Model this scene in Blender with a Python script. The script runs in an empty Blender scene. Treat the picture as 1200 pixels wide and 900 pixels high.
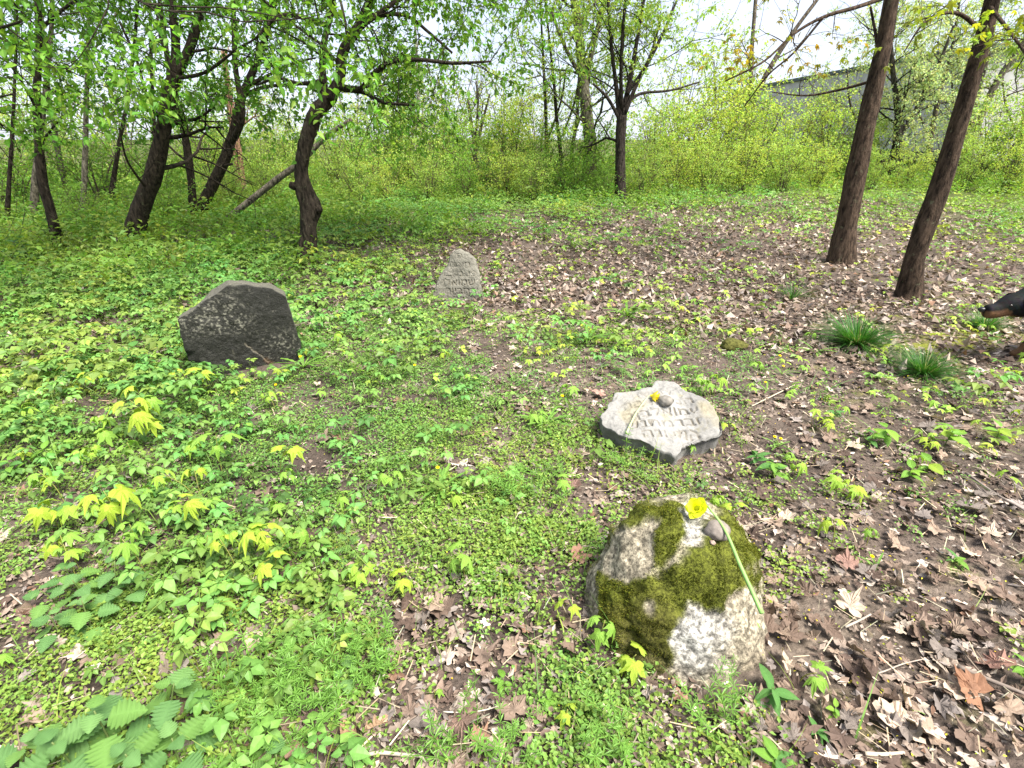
import bpy, bmesh, math, random
import numpy as np
from mathutils import Vector, Matrix, Euler
from mathutils.bvhtree import BVHTree

random.seed(11)
rng = np.random.default_rng(11)
scn = bpy.context.scene
COL = scn.collection

# ------------------------------------------------------------------ camera
F_PX, CAM_H = 620.0, 1.5                    # focal length in photo pixels (1200 wide), eye height
PITCH = math.atan(285.0 / F_PX)             # eye level lies 285 px above the picture's centre
cam_d = bpy.data.cameras.new('camera')
cam_d.sensor_width = 36.0
cam_d.lens = F_PX / 1200.0 * 36.0
cam_d.clip_start, cam_d.clip_end = 0.05, 500.0
cam = bpy.data.objects.new('camera', cam_d)
COL.objects.link(cam)
cam.location = (0, 0, CAM_H)
cam.rotation_euler = (math.pi / 2 - PITCH, 0, 0)
scn.camera = cam

# ------------------------------------------------------------------ sky, sun, exposure
SUN_EL, SUN_AZ = math.radians(58), math.radians(128)     # azimuth measured from +Y (ahead) towards +X
world = bpy.data.worlds.new('World')
scn.world = world
world.use_nodes = True
wn, wl = world.node_tree.nodes, world.node_tree.links
wn.clear()
w_out = wn.new('ShaderNodeOutputWorld')
sky = wn.new('ShaderNodeTexSky')
sky.sky_type = 'NISHITA'
sky.sun_disc = False
sky.sun_elevation = SUN_EL
sky.sun_rotation = SUN_AZ
bg_sky = wn.new('ShaderNodeBackground')
bg_sky.inputs['Strength'].default_value = 0.1
wl.new(sky.outputs[0], bg_sky.inputs['Color'])
tc = wn.new('ShaderNodeTexCoord')
cn = wn.new('ShaderNodeTexNoise')
cn.inputs['Scale'].default_value = 2.2
cn.inputs['Detail'].default_value = 6
wl.new(tc.outputs['Generated'], cn.inputs['Vector'])
cr = wn.new('ShaderNodeValToRGB')
cr.color_ramp.elements[0].position, cr.color_ramp.elements[0].color = 0.3, (0.58, 0.64, 0.80, 1)
cr.color_ramp.elements[1].position, cr.color_ramp.elements[1].color = 0.7, (0.78, 0.81, 0.90, 1)
wl.new(cn.outputs['Fac'], cr.inputs['Fac'])
bg_cl = wn.new('ShaderNodeBackground')
bg_cl.inputs['Strength'].default_value = 0.35
wl.new(cr.outputs['Color'], bg_cl.inputs['Color'])
wmix = wn.new('ShaderNodeMixShader')
wmix.inputs[0].default_value = 0.86                       # bright thin overcast with a little blue through it
wl.new(bg_sky.outputs[0], wmix.inputs[1])
wl.new(bg_cl.outputs[0], wmix.inputs[2])
wl.new(wmix.outputs[0], w_out.inputs['Surface'])

sun_d = bpy.data.lights.new('sun', 'SUN')
sun_d.energy = 3.2
sun_d.angle = math.radians(28)
sun_d.color = (1.0, 0.95, 0.86)
sun = bpy.data.objects.new('sun', sun_d)
COL.objects.link(sun)
_sd = Vector((math.sin(SUN_AZ) * math.cos(SUN_EL), math.cos(SUN_AZ) * math.cos(SUN_EL), math.sin(SUN_EL)))
sun.rotation_euler = _sd.to_track_quat('Z', 'Y').to_euler()

scn.view_settings.view_transform = 'Standard'
scn.view_settings.look = 'None'
scn.view_settings.gamma = 1.0
scn.view_settings.use_curve_mapping = False
scn.view_settings.exposure = 2.08
scn.render.engine = 'CYCLES'
scn.cycles.max_bounces = 6
scn.cycles.diffuse_bounces = 4
scn.cycles.transmission_bounces = 4
scn.cycles.glossy_bounces = 2
scn.cycles.use_denoising = True

# ------------------------------------------------------------------ noise, ground, pixels
def _hash(ix, iy, iz):
    n = (ix * 374761393 + iy * 668265263 + iz * 2147483647 + 1274126177) & 0xFFFFFFFF
    n = ((n ^ (n >> 13)) * 1274126177) & 0xFFFFFFFF
    return ((n ^ (n >> 16)) & 0xFFFFFF) / float(0xFFFFFF)

def vnoise(P):
    P = np.asarray(P, dtype=np.float64)
    i = np.floor(P).astype(np.int64)
    f = P - i
    f = f * f * (3 - 2 * f)
    r = np.zeros(len(P))
    for dx in (0, 1):
        for dy in (0, 1):
            for dz in (0, 1):
                w = (f[:, 0] if dx else 1 - f[:, 0]) * (f[:, 1] if dy else 1 - f[:, 1]) * (f[:, 2] if dz else 1 - f[:, 2])
                r += w * _hash(i[:, 0] + dx, i[:, 1] + dy, i[:, 2] + dz)
    return r * 2 - 1

def fbm(P, octaves=4, gain=0.5):
    P = np.asarray(P, dtype=np.float64)
    a, s, r = 1.0, 1.0, np.zeros(len(P))
    for k in range(octaves):
        r += a * vnoise(P * s + 17.3 * k)
        a *= gain
        s *= 2.03
    return r

def hgt(x, y):
    x = np.asarray(x, dtype=np.float64)
    y = np.asarray(y, dtype=np.float64)
    x, y = np.broadcast_arrays(x, y)
    z = 0.03 * np.maximum(0, y - 6.0) * (y < 60) + (y >= 60) * 1.62
    P = np.stack([x.ravel(), y.ravel(), 0 * x.ravel()], 1)
    b = fbm(P * 0.55, 2) * 0.035 + fbm(P * 2.3 + 5, 2) * 0.012
    return z + b.reshape(x.shape)

def h1(x, y):
    return float(hgt(np.array([x]), np.array([y]))[0])

CP, SP = math.cos(PITCH), math.sin(PITCH)
def ray(px, py):
    dx, dy = (px - 600) / F_PX, -(py - 450) / F_PX
    return Vector((dx, CP + dy * SP, -SP + dy * CP))
def at_y(px, py, Y):
    r = ray(px, py)
    return Vector((0, 0, CAM_H)) + r * (Y / r.y)
def at_z(px, py, z):
    r = ray(px, py)
    return Vector((0, 0, CAM_H)) + r * ((z - CAM_H) / r.z)
def on_plane(px, py, p0, n):
    r = ray(px, py)
    c = Vector((0, 0, CAM_H))
    return c + r * ((p0 - c).dot(n) / r.dot(n))
def ground_at(px, py):
    r = ray(px, py)
    b = min(60.0, -CAM_H / min(r.z, -1e-3))
    if r.y * b > 6: b = min(60.0, (CAM_H + 0.18) / max(0.03 * r.y - r.z, 1e-3))
    for _ in range(5):
        e = CAM_H + r.z * b - h1(r.x * b, r.y * b)
        b += e / max(0.03 * r.y * (r.y * b > 6) - r.z, 2e-2)
    return Vector((r.x * b, r.y * b, h1(r.x * b, r.y * b)))
def depth(P):                                # distance along the lens axis
    return P[1] * CP - (P[2] - CAM_H) * SP
def project(X, Y, Z):
    dz = Y * CP - (Z - CAM_H) * SP
    u = (Z - CAM_H) * CP + Y * SP
    dz = np.maximum(dz, 0.05)
    return 600 + F_PX * X / dz, 450 - F_PX * u / dz

# ------------------------------------------------------------------ mesh helpers
def mesh_np(name, V, F, C=None, smooth=False):
    V = np.ascontiguousarray(V, dtype=np.float32)
    F = np.ascontiguousarray(F, dtype=np.int32)
    me = bpy.data.meshes.new(name)
    nf, k = F.shape
    me.vertices.add(len(V))
    me.vertices.foreach_set('co', V.ravel())
    me.loops.add(nf * k)
    me.loops.foreach_set('vertex_index', F.ravel())
    me.polygons.add(nf)
    me.polygons.foreach_set('loop_start', np.arange(0, nf * k, k, dtype=np.int32))
    me.polygons.foreach_set('loop_total', np.full(nf, k, dtype=np.int32))
    me.polygons.foreach_set('use_smooth', np.full(nf, bool(smooth)))
    me.update(calc_edges=True)
    if C is not None:
        a = me.attributes.new('col', 'FLOAT_COLOR', 'POINT')
        rgba = np.ones((len(V), 4), dtype=np.float32)
        rgba[:, :3] = np.clip(C, 0, 1)
        a.data.foreach_set('color', rgba.ravel())
    return me

def tag(o, label=None, cat=None, group=None, kind=None):
    if label: o['label'] = label
    if cat: o['category'] = cat
    if group: o['group'] = group
    if kind: o['kind'] = kind
    return o

def obj(name, me, mat=None, parent=None, loc=None, rot=None, scale=None):
    o = bpy.data.objects.new(name, me)
    COL.objects.link(o)
    if mat is not None and me is not None and not me.materials:
        me.materials.append(mat)
    if parent is not None: o.parent = parent
    if loc is not None: o.location = loc
    if rot is not None: o.rotation_euler = rot
    if scale is not None: o.scale = (scale, scale, scale) if np.isscalar(scale) else scale
    return o

def empty(name, loc):
    o = bpy.data.objects.new(name, None)
    o.empty_display_size = 0.05
    COL.objects.link(o)
    o.location = loc
    return o

class T:                                     # a small template: vertices, triangles, colour multiplier
    def __init__(s, V, F, C=None):
        s.V = np.asarray(V, dtype=np.float64)
        s.F = np.asarray(F, dtype=np.int64)
        s.C = np.ones((len(s.V), 3)) if C is None else np.asarray(C, dtype=np.float64)

def join(ts):
    V, F, C, n = [], [], [], 0
    for t in ts:
        V.append(t.V); F.append(t.F + n); C.append(t.C); n += len(t.V)
    return T(np.concatenate(V), np.concatenate(F), np.concatenate(C))

def xf(t, R=None, s=1.0, p=(0, 0, 0), c=1.0):
    V = t.V * s
    if R is not None: V = V @ np.asarray(R).T
    return T(V + np.asarray(p), t.F, t.C * np.asarray(c))

def rot(yaw, pitch=0.0, roll=0.0):           # leaf along +Y, normal +Z: roll about Y, pitch up about X, then yaw
    cy, sy = math.cos(yaw), math.sin(yaw)
    cp, sp = math.cos(pitch), math.sin(pitch)
    cr_, sr = math.cos(roll), math.sin(roll)
    Z = np.array([[cy, -sy, 0], [sy, cy, 0], [0, 0, 1]])
    X = np.array([[1, 0, 0], [0, cp, -sp], [0, sp, cp]])
    Y = np.array([[cr_, 0, sr], [0, 1, 0], [-sr, 0, cr_]])
    return Z @ X @ Y

def rots(yaw, pitch, roll):
    n = len(yaw)
    cy, sy, cp, sp, c2, s2 = np.cos(yaw), np.sin(yaw), np.cos(pitch), np.sin(pitch), np.cos(roll), np.sin(roll)
    o, z = np.ones(n), np.zeros(n)
    Z = np.stack([cy, -sy, z, sy, cy, z, z, z, o], 1).reshape(n, 3, 3)
    X = np.stack([o, z, z, z, cp, -sp, z, sp, cp], 1).reshape(n, 3, 3)
    Y = np.stack([c2, z, s2, z, o, z, -s2, z, c2], 1).reshape(n, 3, 3)
    return Z @ X @ Y

class Acc:
    def __init__(s): s.V, s.F, s.C, s.n = [], [], [], 0
    def add(s, V, F, C):
        s.V.append(V); s.F.append(F + s.n); s.C.append(C); s.n += len(V)
    def t(s, t): s.add(t.V, t.F, t.C)
    def rep(s, t, P, R, sc, tint):
        N = len(P)
        if N == 0: return
        V = np.einsum('nij,vj->nvi', R, t.V) * np.asarray(sc)[:, None, None] + P[:, None]
        F = t.F[None] + (np.arange(N) * len(t.V))[:, None, None]
        C = t.C[None] * tint[:, None]
        s.add(V.reshape(-1, 3), F.reshape(-1, 3), C.reshape(-1, 3))
    def mesh(s, name, smooth=False):
        return mesh_np(name, np.concatenate(s.V), np.concatenate(s.F), np.concatenate(s.C), smooth)

def tints(n, base, var=0.2, hue=0.12):
    base = np.asarray(base)
    b = 1 + var * rng.standard_normal(n)
    c = base[None] * np.clip(b, 0.4, 1.7)[:, None]
    k = np.clip(hue * rng.standard_normal(n), -0.22, 0.3)
    c[:, 0] *= 1 + k
    c[:, 2] *= 1 - k * 0.35
    return np.clip(c, 0.004, 0.9)

def tube(P, rad, sides=6, rough=0.0, cap=True):
    P = np.asarray(P, dtype=np.float64)
    rad = np.asarray(rad, dtype=np.float64)
    n = len(P)
    D = np.gradient(P, axis=0)
    D /= np.linalg.norm(D, axis=1)[:, None] + 1e-9
    up = np.array([1.0, 0.0, 0.0]) if abs(D[0][0]) < 0.8 else np.array([0, 1.0, 0])
    a = np.linspace(0, 2 * math.pi, sides, endpoint=False)
    if sides <= 6:                           # twigs: one fixed reference is enough
        m = np.abs(D[0]); ref = np.eye(3)[int(np.argmin(m))]
        u = ref[None] - D * (D @ ref)[:, None]
        u /= np.linalg.norm(u, axis=1)[:, None] + 1e-9
        w = np.stack([D[:, 1] * u[:, 2] - D[:, 2] * u[:, 1], D[:, 2] * u[:, 0] - D[:, 0] * u[:, 2], D[:, 0] * u[:, 1] - D[:, 1] * u[:, 0]], 1)
        V = P[:, None] + (np.cos(a)[None, :, None] * u[:, None] + np.sin(a)[None, :, None] * w[:, None]) * rad[:, None, None]
    else:
        V = np.zeros((n, sides, 3))
        for i in range(n):
            u = up - D[i] * up.dot(D[i]); u /= np.linalg.norm(u) + 1e-9
            w = np.cross(D[i], u); up = u
            V[i] = P[i] + (np.cos(a)[:, None] * u + np.sin(a)[:, None] * w) * rad[i]
    V = V.reshape(-1, 3)
    if rough:
        nz = fbm(V * np.array([9, 9, 2.5]), 3)
        c = np.repeat(P, sides, 0)
        V = c + (V - c) * (1 + rough * nz)[:, None]
    j = np.arange(sides)
    jn = (j + 1) % sides
    A = (np.arange(n - 1) * sides)[:, None]
    B = A + sides
    F = np.concatenate([np.stack([A + j, A + jn, B + jn], 2).reshape(-1, 3), np.stack([A + j, B + jn, B + j], 2).reshape(-1, 3)])
    if cap:
        V = np.concatenate([V, P[:1], P[-1:]])
        c0, c1 = n * sides, n * sides + 1
        F = np.concatenate([F, np.stack([jn, j, 0 * j + c0], 1), np.stack([(n - 1) * sides + j, (n - 1) * sides + jn, 0 * j + c1], 1)])
    return T(V, F)

def smooth_path(P, R, k=4):
    P, R = np.asarray(P, float), np.asarray(R, float)
    if len(P) < 3: k = max(k, 3)
    out, rr = [], []
    Q = np.concatenate([[2 * P[0] - P[1]], P, [2 * P[-1] - P[-2]]])
    for i in range(len(P) - 1):
        a, b, c, d = Q[i:i + 4]
        for t in np.linspace(0, 1, k, endpoint=False):
            out.append(0.5 * ((2 * b) + (-a + c) * t + (2 * a - 5 * b + 4 * c - d) * t * t + (-a + 3 * b - 3 * c + d) * t ** 3))
            rr.append(R[i] * (1 - t) + R[i + 1] * t)
    out.append(P[-1]); rr.append(R[-1])
    return np.array(out), np.array(rr)

# ------------------------------------------------------------------ materials
def nmat(name):
    m = bpy.data.materials.new(name)
    m.use_nodes = True
    n, l = m.node_tree.nodes, m.node_tree.links
    n.clear()
    out = n.new('ShaderNodeOutputMaterial')
    return m, n, l, out

def node(n, kind, **kw):
    x = n.new(kind)
    for k, v in kw.items():
        if k in x.inputs: x.inputs[k].default_value = v
        else: setattr(x, k, v)
    return x

def leaf_mat(name, trans=0.4, rough=0.5, spec=0.35, bump=0.0, bscale=120):
    m, n, l, out = nmat(name)
    at = node(n, 'ShaderNodeAttribute', attribute_name='col')
    tcn = n.new('ShaderNodeTexCoord')
    nz = node(n, 'ShaderNodeTexNoise', Scale=bscale, Detail=3)
    l.new(tcn.outputs['Object'], nz.inputs['Vector'])
    mr = node(n, 'ShaderNodeMapRange')
    mr.inputs['To Min'].default_value, mr.inputs['To Max'].default_value = 0.78, 1.22
    l.new(nz.outputs['Fac'], mr.inputs['Value'])
    mul = node(n, 'ShaderNodeVectorMath', operation='SCALE')
    l.new(at.outputs['Color'], mul.inputs[0]); l.new(mr.outputs[0], mul.inputs['Scale'])
    p = n.new('ShaderNodeBsdfPrincipled')
    p.inputs['Roughness'].default_value = rough
    p.inputs['Specular IOR Level'].default_value = spec
    l.new(mul.outputs[0], p.inputs['Base Color'])
    tr = n.new('ShaderNodeBsdfTranslucent')
    tm = node(n, 'ShaderNodeMix', data_type='RGBA', blend_type='MULTIPLY')
    tm.inputs[0].default_value = 1.0
    tm.inputs[7].default_value = (1.12, 1.2, 0.6, 1)
    l.new(mul.outputs[0], tm.inputs[6])
    l.new(tm.outputs[2], tr.inputs['Color'])
    mx = n.new('ShaderNodeMixShader')
    mx.inputs[0].default_value = trans
    l.new(p.outputs[0], mx.inputs[1]); l.new(tr.outputs[0], mx.inputs[2])
    l.new(mx.outputs[0], out.inputs['Surface'])
    if bump:
        b = node(n, 'ShaderNodeBump', Strength=bump, Distance=0.004)
        l.new(nz.outputs['Fac'], b.inputs['Height'])
        l.new(b.outputs[0], p.inputs['Normal']); l.new(b.outputs[0], tr.inputs['Normal'])
    return m

def attr_mat(name, rough=0.85, spec=0.2, scale=40, lo=0.7, hi=1.3, bump=0.4, bdist=0.01, stretch=None, second=None, f0=0.25, f1=0.75):
    m, n, l, out = nmat(name)
    at = node(n, 'ShaderNodeAttribute', attribute_name='col')
    tcn = n.new('ShaderNodeTexCoord')
    src = tcn.outputs['Object']
    if stretch:
        mp = n.new('ShaderNodeMapping')
        mp.inputs['Scale'].default_value = stretch
        l.new(src, mp.inputs['Vector']); src = mp.outputs[0]
    nz = node(n, 'ShaderNodeTexNoise', Scale=scale, Detail=8, Roughness=0.65)
    l.new(src, nz.inputs['Vector'])
    mr = node(n, 'ShaderNodeMapRange')
    mr.inputs['From Min'].default_value, mr.inputs['From Max'].default_value = f0, f1
    mr.inputs['To Min'].default_value, mr.inputs['To Max'].default_value = lo, hi
    l.new(nz.outputs['Fac'], mr.inputs['Value'])
    mul = node(n, 'ShaderNodeVectorMath', operation='SCALE')
    l.new(at.outputs['Color'], mul.inputs[0]); l.new(mr.outputs[0], mul.inputs['Scale'])
    colr = mul.outputs[0]
    if second:                               # lichen / stain patches: (colour, scale, threshold, width)
        c2, s2, th, wd = second
        n2 = node(n, 'ShaderNodeTexNoise', Scale=s2, Detail=7, Roughness=0.7)
        l.new(tcn.outputs['Object'], n2.inputs['Vector'])
        r2 = node(n, 'ShaderNodeMapRange')
        r2.inputs['From Min'].default_value, r2.inputs['From Max'].default_value = th, th + wd
        l.new(n2.outputs['Fac'], r2.inputs['Value'])
        mx = node(n, 'ShaderNodeMix', data_type='RGBA')
        l.new(r2.outputs[0], mx.inputs[0]); l.new(colr, mx.inputs[6])
        mx.inputs[7].default_value = (*c2, 1)
        colr = mx.outputs[2]
    p = n.new('ShaderNodeBsdfPrincipled')
    p.inputs['Roughness'].default_value = rough
    p.inputs['Specular IOR Level'].default_value = spec
    l.new(colr, p.inputs['Base Color'])
    b = node(n, 'ShaderNodeBump', Strength=bump, Distance=bdist)
    l.new(nz.outputs['Fac'], b.inputs['Height'])
    l.new(b.outputs[0], p.inputs['Normal'])
    l.new(p.outputs[0], out.inputs['Surface'])
    return m

def flat_mat(name, colr, rough=0.6, spec=0.3, scale=30, var=0.2, bump=0.2, bdist=0.003):
    m, n, l, out = nmat(name)
    tcn = n.new('ShaderNodeTexCoord')
    nz = node(n, 'ShaderNodeTexNoise', Scale=scale, Detail=6)
    l.new(tcn.outputs['Object'], nz.inputs['Vector'])
    rp = n.new('ShaderNodeValToRGB')
    rp.color_ramp.elements[0].position = 0.3
    rp.color_ramp.elements[1].position = 0.7
    rp.color_ramp.elements[0].color = (*[c * (1 - var) for c in colr], 1)
    rp.color_ramp.elements[1].color = (*[min(1, c * (1 + var)) for c in colr], 1)
    l.new(nz.outputs['Fac'], rp.inputs['Fac'])
    p = n.new('ShaderNodeBsdfPrincipled')
    p.inputs['Roughness'].default_value = rough
    p.inputs['Specular IOR Level'].default_value = spec
    l.new(rp.outputs['Color'], p.inputs['Base Color'])
    b = node(n, 'ShaderNodeBump', Strength=bump, Distance=bdist)
    l.new(nz.outputs['Fac'], b.inputs['Height']); l.new(b.outputs[0], p.inputs['Normal'])
    l.new(p.outputs[0], out.inputs['Surface'])
    return m

M_LEAF = leaf_mat('green_leaf', 0.52, 0.5, 0.3)
M_NEAR = leaf_mat('green_leaf_near', 0.36, 0.45, 0.35, bump=0.5, bscale=160)
M_CARPET = leaf_mat('herb_leaf', 0.34, 0.5, 0.3)
M_LITTER = leaf_mat('dead_leaf', 0.12, 0.75, 0.2, bump=0.6, bscale=90)
M_BARK = attr_mat('bark', 0.9, 0.12, 16, 0.25, 1.8, 1.0, 0.05, stretch=(1.8, 1.8, 0.5), second=((0.125, 0.12, 0.075), 12, 0.60, 0.10), f0=0.36, f1=0.66)
M_TWIG = attr_mat('twig_bark', 0.85, 0.15, 30, 0.7, 1.3, 0.3)
M_SOIL = attr_mat('soil', 0.95, 0.1, 55, 0.45, 1.5, 1.0, 0.02)
M_DARKSTONE = attr_mat('dark_granite', 0.65, 0.3, 110, 0.25, 2.0, 1.0, 0.008, second=((0.07, 0.066, 0.052), 26, 0.62, 0.06))
M_WHITESTONE = attr_mat('pale_limestone', 0.85, 0.25, 45, 0.72, 1.2, 0.6, 0.006, second=((0.21, 0.19, 0.115), 9, 0.60, 0.16))
M_HEADSTONE = attr_mat('weathered_sandstone', 0.9, 0.15, 50, 0.55, 1.4, 0.8, 0.008, second=((0.42, 0.39, 0.33), 7, 0.60, 0.08))
M_BOULDER = attr_mat('granite_boulder', 0.9, 0.15, 85, 0.45, 1.6, 1.0, 0.008, f0=0.40, f1=0.62)
M_MOSS = leaf_mat('moss', 0.25, 0.8, 0.1)
M_PEBBLE = flat_mat('pebble', (0.17, 0.145, 0.125), 0.75, 0.3, 60, 0.3, 0.4)

# ------------------------------------------------------------------ zones: how green each place is, read off the photo
ZX = np.arange(0, 1201, 100)
ZY = np.array([200, 250, 300, 350, 400, 500, 600, 700, 800, 900])
Z_CARPET = np.array([
    [1, 1, 1, 1, 1, 1, 1, 1, 1, 1, .9, .9, .9],
    [1, 1, 1, 1, 1, 1, .9, .7, .5, .4, .4, .4, .5],
    [1, 1, 1, 1, 1, .7, .22, .15, .15, .12, .15, .2, .3],
    [1, 1, 1, 1, 1, .9, .35, .24, .18, .14, .10, .15, .25],
    [1, 1, 1, 1, 1, 1, .75, .55, .45, .35, .12, .25, .25],
    [.9, .95, .9, .95, .95, .95, .85, .6, .5, .5, .25, .15, .2],
    [.9, .9, .9, .8, .85, .85, .85, .75, .65, .35, .15, .15, .10],
    [.5, .85, .9, .8, .6, .8, .85, .75, .4, .25, .12, .08, .08],
    [.7, .75, .65, .8, .7, .65, .95, .95, .45, .45, .08, .06, .15],
    [.95, .9, .7, .7, .35, .35, .7, .95, .7, .45, .25, .06, .08]])
Z_MID = np.array([
    [1, 1, 1, 1, 1, 1, 1, 1, 1, 1, 1, 1, 1],
    [1, 1, 1, 1, 1, 1, .8, .6, .4, .3, .3, .3, .35],
    [1, 1, 1, 1, 1, .6, .2, .12, .1, .08, .05, .05, .1],
    [1, 1, 1, .8, .6, .35, .12, .15, .1, .06, .02, .02, .08],
    [1, 1, .9, .35, .45, .3, .12, .15, .1, .08, .02, .02, .05],
    [.7, .6, .5, .45, .3, .25, .2, .1, .12, .15, .06, .04, .05],
    [.25, .7, .95, .8, .35, .25, .15, .12, .1, .06, .03, .04, .05],
    [.1, .12, .6, .8, .55, .3, .1, .15, .05, .05, .02, .02, .02],
    [.1, .08, .1, .5, .6, .1, .1, .2, .1, .12, .02, .02, .05],
    [.05, .02, .05, .4, .3, .1, .1, .2, .1, .15, .05, .02, .02]])
Z_TALL = np.array([
    [1, 1, 1, 1, 1, 1, 1, 1, 1, .8, .8, .8, .8],
    [1, 1, 1, 1, 1, .9, .6, .35, .2, .10, .10, .10, .2],
    [1, 1, 1, .9, .5, .15, .04, .03, .02, .02, 0, 0, .02],
    [.7, .6, .45, .15, .1, .05, .02, .04, .02, .02, 0, 0, 0],
    [.35, .25, .12, 0, .03, .02, 0, .05, 0, 0, 0, 0, 0],
    [.05, .05, .03, 0, 0, 0, 0, 0, 0, 0, 0, 0, 0],
    [0] * 13, [0] * 13, [0] * 13, [0] * 13])

def zone(grid, X, Y):
    px, py = project(X, Y, hgt(X, Y))
    px = np.clip(px, 0, 1199.9)
    py = np.clip(py, 200, 899.9)
    i = np.clip((px / 100).astype(int), 0, 11)
    fx = px / 100 - i
    j = np.clip(np.searchsorted(ZY, py, side='right') - 1, 0, len(ZY) - 2)
    fy = (py - ZY[j]) / (ZY[j + 1] - ZY[j])
    return (grid[j, i] * (1 - fx) * (1 - fy) + grid[j, i + 1] * fx * (1 - fy) + grid[j + 1, i] * (1 - fx) * fy + grid[j + 1, i + 1] * fx * fy)

AVOID = []                                   # (x, y, radius) footprints that plants keep clear of
def clear_of(X, Y):
    ok = np.ones(len(X), bool)
    for (a, b, r) in AVOID: ok &= (X - a) ** 2 + (Y - b) ** 2 > r * r
    return ok

def scatter(N, d0, d1, p, az=1.0):           # density per area falls as d^-p away from the viewer's feet
    u = rng.random(N)
    e = 2 - p
    d = (d0 ** e + u * (d1 ** e - d0 ** e)) ** (1 / e) if abs(e) > 1e-3 else d0 * (d1 / d0) ** u
    a = (rng.random(N) * 2 - 1) * az
    return d * np.sin(a), d * np.cos(a)

# ================================================================== GROUND
def build_ground():
    def axis(lo, hi, fine_lo, fine_hi, step, coarse):
        a = list(np.arange(fine_lo, fine_hi, step))
        x, s = fine_hi, step
        while x < hi: a.append(x); s = min(s * 1.18, coarse); x += s
        a.append(hi)
        b, x, s = [], fine_lo, step
        while x > lo: s = min(s * 1.18, coarse); x -= s; b.append(max(x, lo))
        return np.array(sorted(set(b + a)))
    X = axis(-140, 140, -3.5, 4.5, 0.04, 8)
    Y = axis(-60, 160, 0.3, 6.5, 0.04, 8)
    gx, gy = np.meshgrid(X, Y)
    P = np.stack([gx.ravel(), gy.ravel(), 0 * gx.ravel()], 1)
    z = hgt(gx, gy).ravel() + fbm(P * 9, 3) * 0.008
    V = np.stack([gx.ravel(), gy.ravel(), z], 1)
    nx, ny = len(X), len(Y)
    idx = np.arange(nx * ny).reshape(ny, nx)
    F = np.stack([idx[:-1, :-1].ravel(), idx[:-1, 1:].ravel(), idx[1:, 1:].ravel(), idx[1:, :-1].ravel()], 1)
    soil = np.array([0.098, 0.076, 0.063])
    C = np.tile(soil, (len(V), 1)) * (1 + 0.35 * fbm(P * 3.1 + 9, 3))[:, None]
    px, py = project(V[:, 0], V[:, 1], V[:, 2])
    infront = V[:, 1] > 0.2
    # bare trodden sand by the boulder, paler and greyer
    s = np.exp(-(((px - 945) / 75) ** 2 + ((py - 745) / 50) ** 2)) + 0.8 * np.exp(-(((px - 870) / 60) ** 2 + ((py - 800) / 30) ** 2)) + 0.7 * np.exp(-(((px - 1080) / 90) ** 2 + ((py - 700) / 40) ** 2))
    s = np.clip((s + 0.25 * fbm(P * 6, 3)) * infront, 0, 1)[:, None]
    C = C * (1 - s) + np.array([0.165, 0.132, 0.105]) * s
    # a pad of yellow-green moss by the grass tufts
    s = np.exp(-(((px - 1105) / 60) ** 2 + ((py - 408) / 16) ** 2)) + 0.6 * np.exp(-(((px - 1150) / 70) ** 2 + ((py - 385) / 20) ** 2))
    s = np.clip((s - 0.25 + 0.6 * fbm(P * 7 + 3, 3)) * infront * (px > 950), 0, 1)[:, None]
    C = C * (1 - s) + np.array([0.20, 0.21, 0.035]) * s
    # beyond the clearing the earth is under moss and grass
    s = np.clip((np.hypot(V[:, 0], V[:, 1]) - 11) / 8, 0, 0.8)[:, None]
    C = C * (1 - s) + np.array([0.075, 0.10, 0.025]) * s
    me = mesh_np('ground', V, F, C, True)
    o = obj('ground', me, M_SOIL)
    o['kind'] = 'structure'
    return o
build_ground()

# ================================================================== LEAF TEMPLATES
def ovate(t):
    return np.sin(np.pi * np.clip(t, 0, 1) ** 0.8) ** 0.9
def lance(t):
    return np.sin(np.pi * np.clip(t, 0, 1) ** 0.9)

def strip_leaf(L, W, n, prof=ovate, fold=0.25, droop=0.3, serr=0.0, wave=0.0, mid=1.25, edge=0.92, ridge=0.0):
    V, C = [], []
    for i in range(n + 1):
        t = i / n
        w = W / 2 * float(prof(t))
        if serr and 0 < i < n: w *= 1 + serr * (1 if i % 2 else -1)
        y, z = L * t, -droop * L * t * t
        rg = ridge * L * (1 if i % 2 else -1)
        e = fold * w + rg + wave * L * (rng.random() - 0.5)
        ed = edge * (1 + (4.0 * ridge * (1 if i % 2 else -1)))
        V += [(-w, y, z + e), (0, y, z), (w, y, z + fold * w + rg + wave * L * (rng.random() - 0.5))]
        C += [[ed] * 3, [mid] * 3, [ed] * 3]
    F = []
    for i in range(n):
        a, b = 3 * i, 3 * i + 3
        F += [(a, a + 1, b + 1), (a, b + 1, b), (a + 1, a + 2, b + 2), (a + 1, b + 2, b + 1)]
    return T(V, F, C)

def diamond(L, W, fold=0.3, droop=0.25, wide=0.45):
    V = [(0, 0, 0), (-W / 2, L * wide, fold * W / 2 - droop * L * wide * wide), (W / 2, L * wide, fold * W / 2 - droop * L * wide * wide), (0, L, -droop * L), (0, L * wide, -droop * L * wide * wide)]
    return T([V[0], V[1], V[2], V[3]], [(0, 2, 3), (0, 3, 1)])

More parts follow.
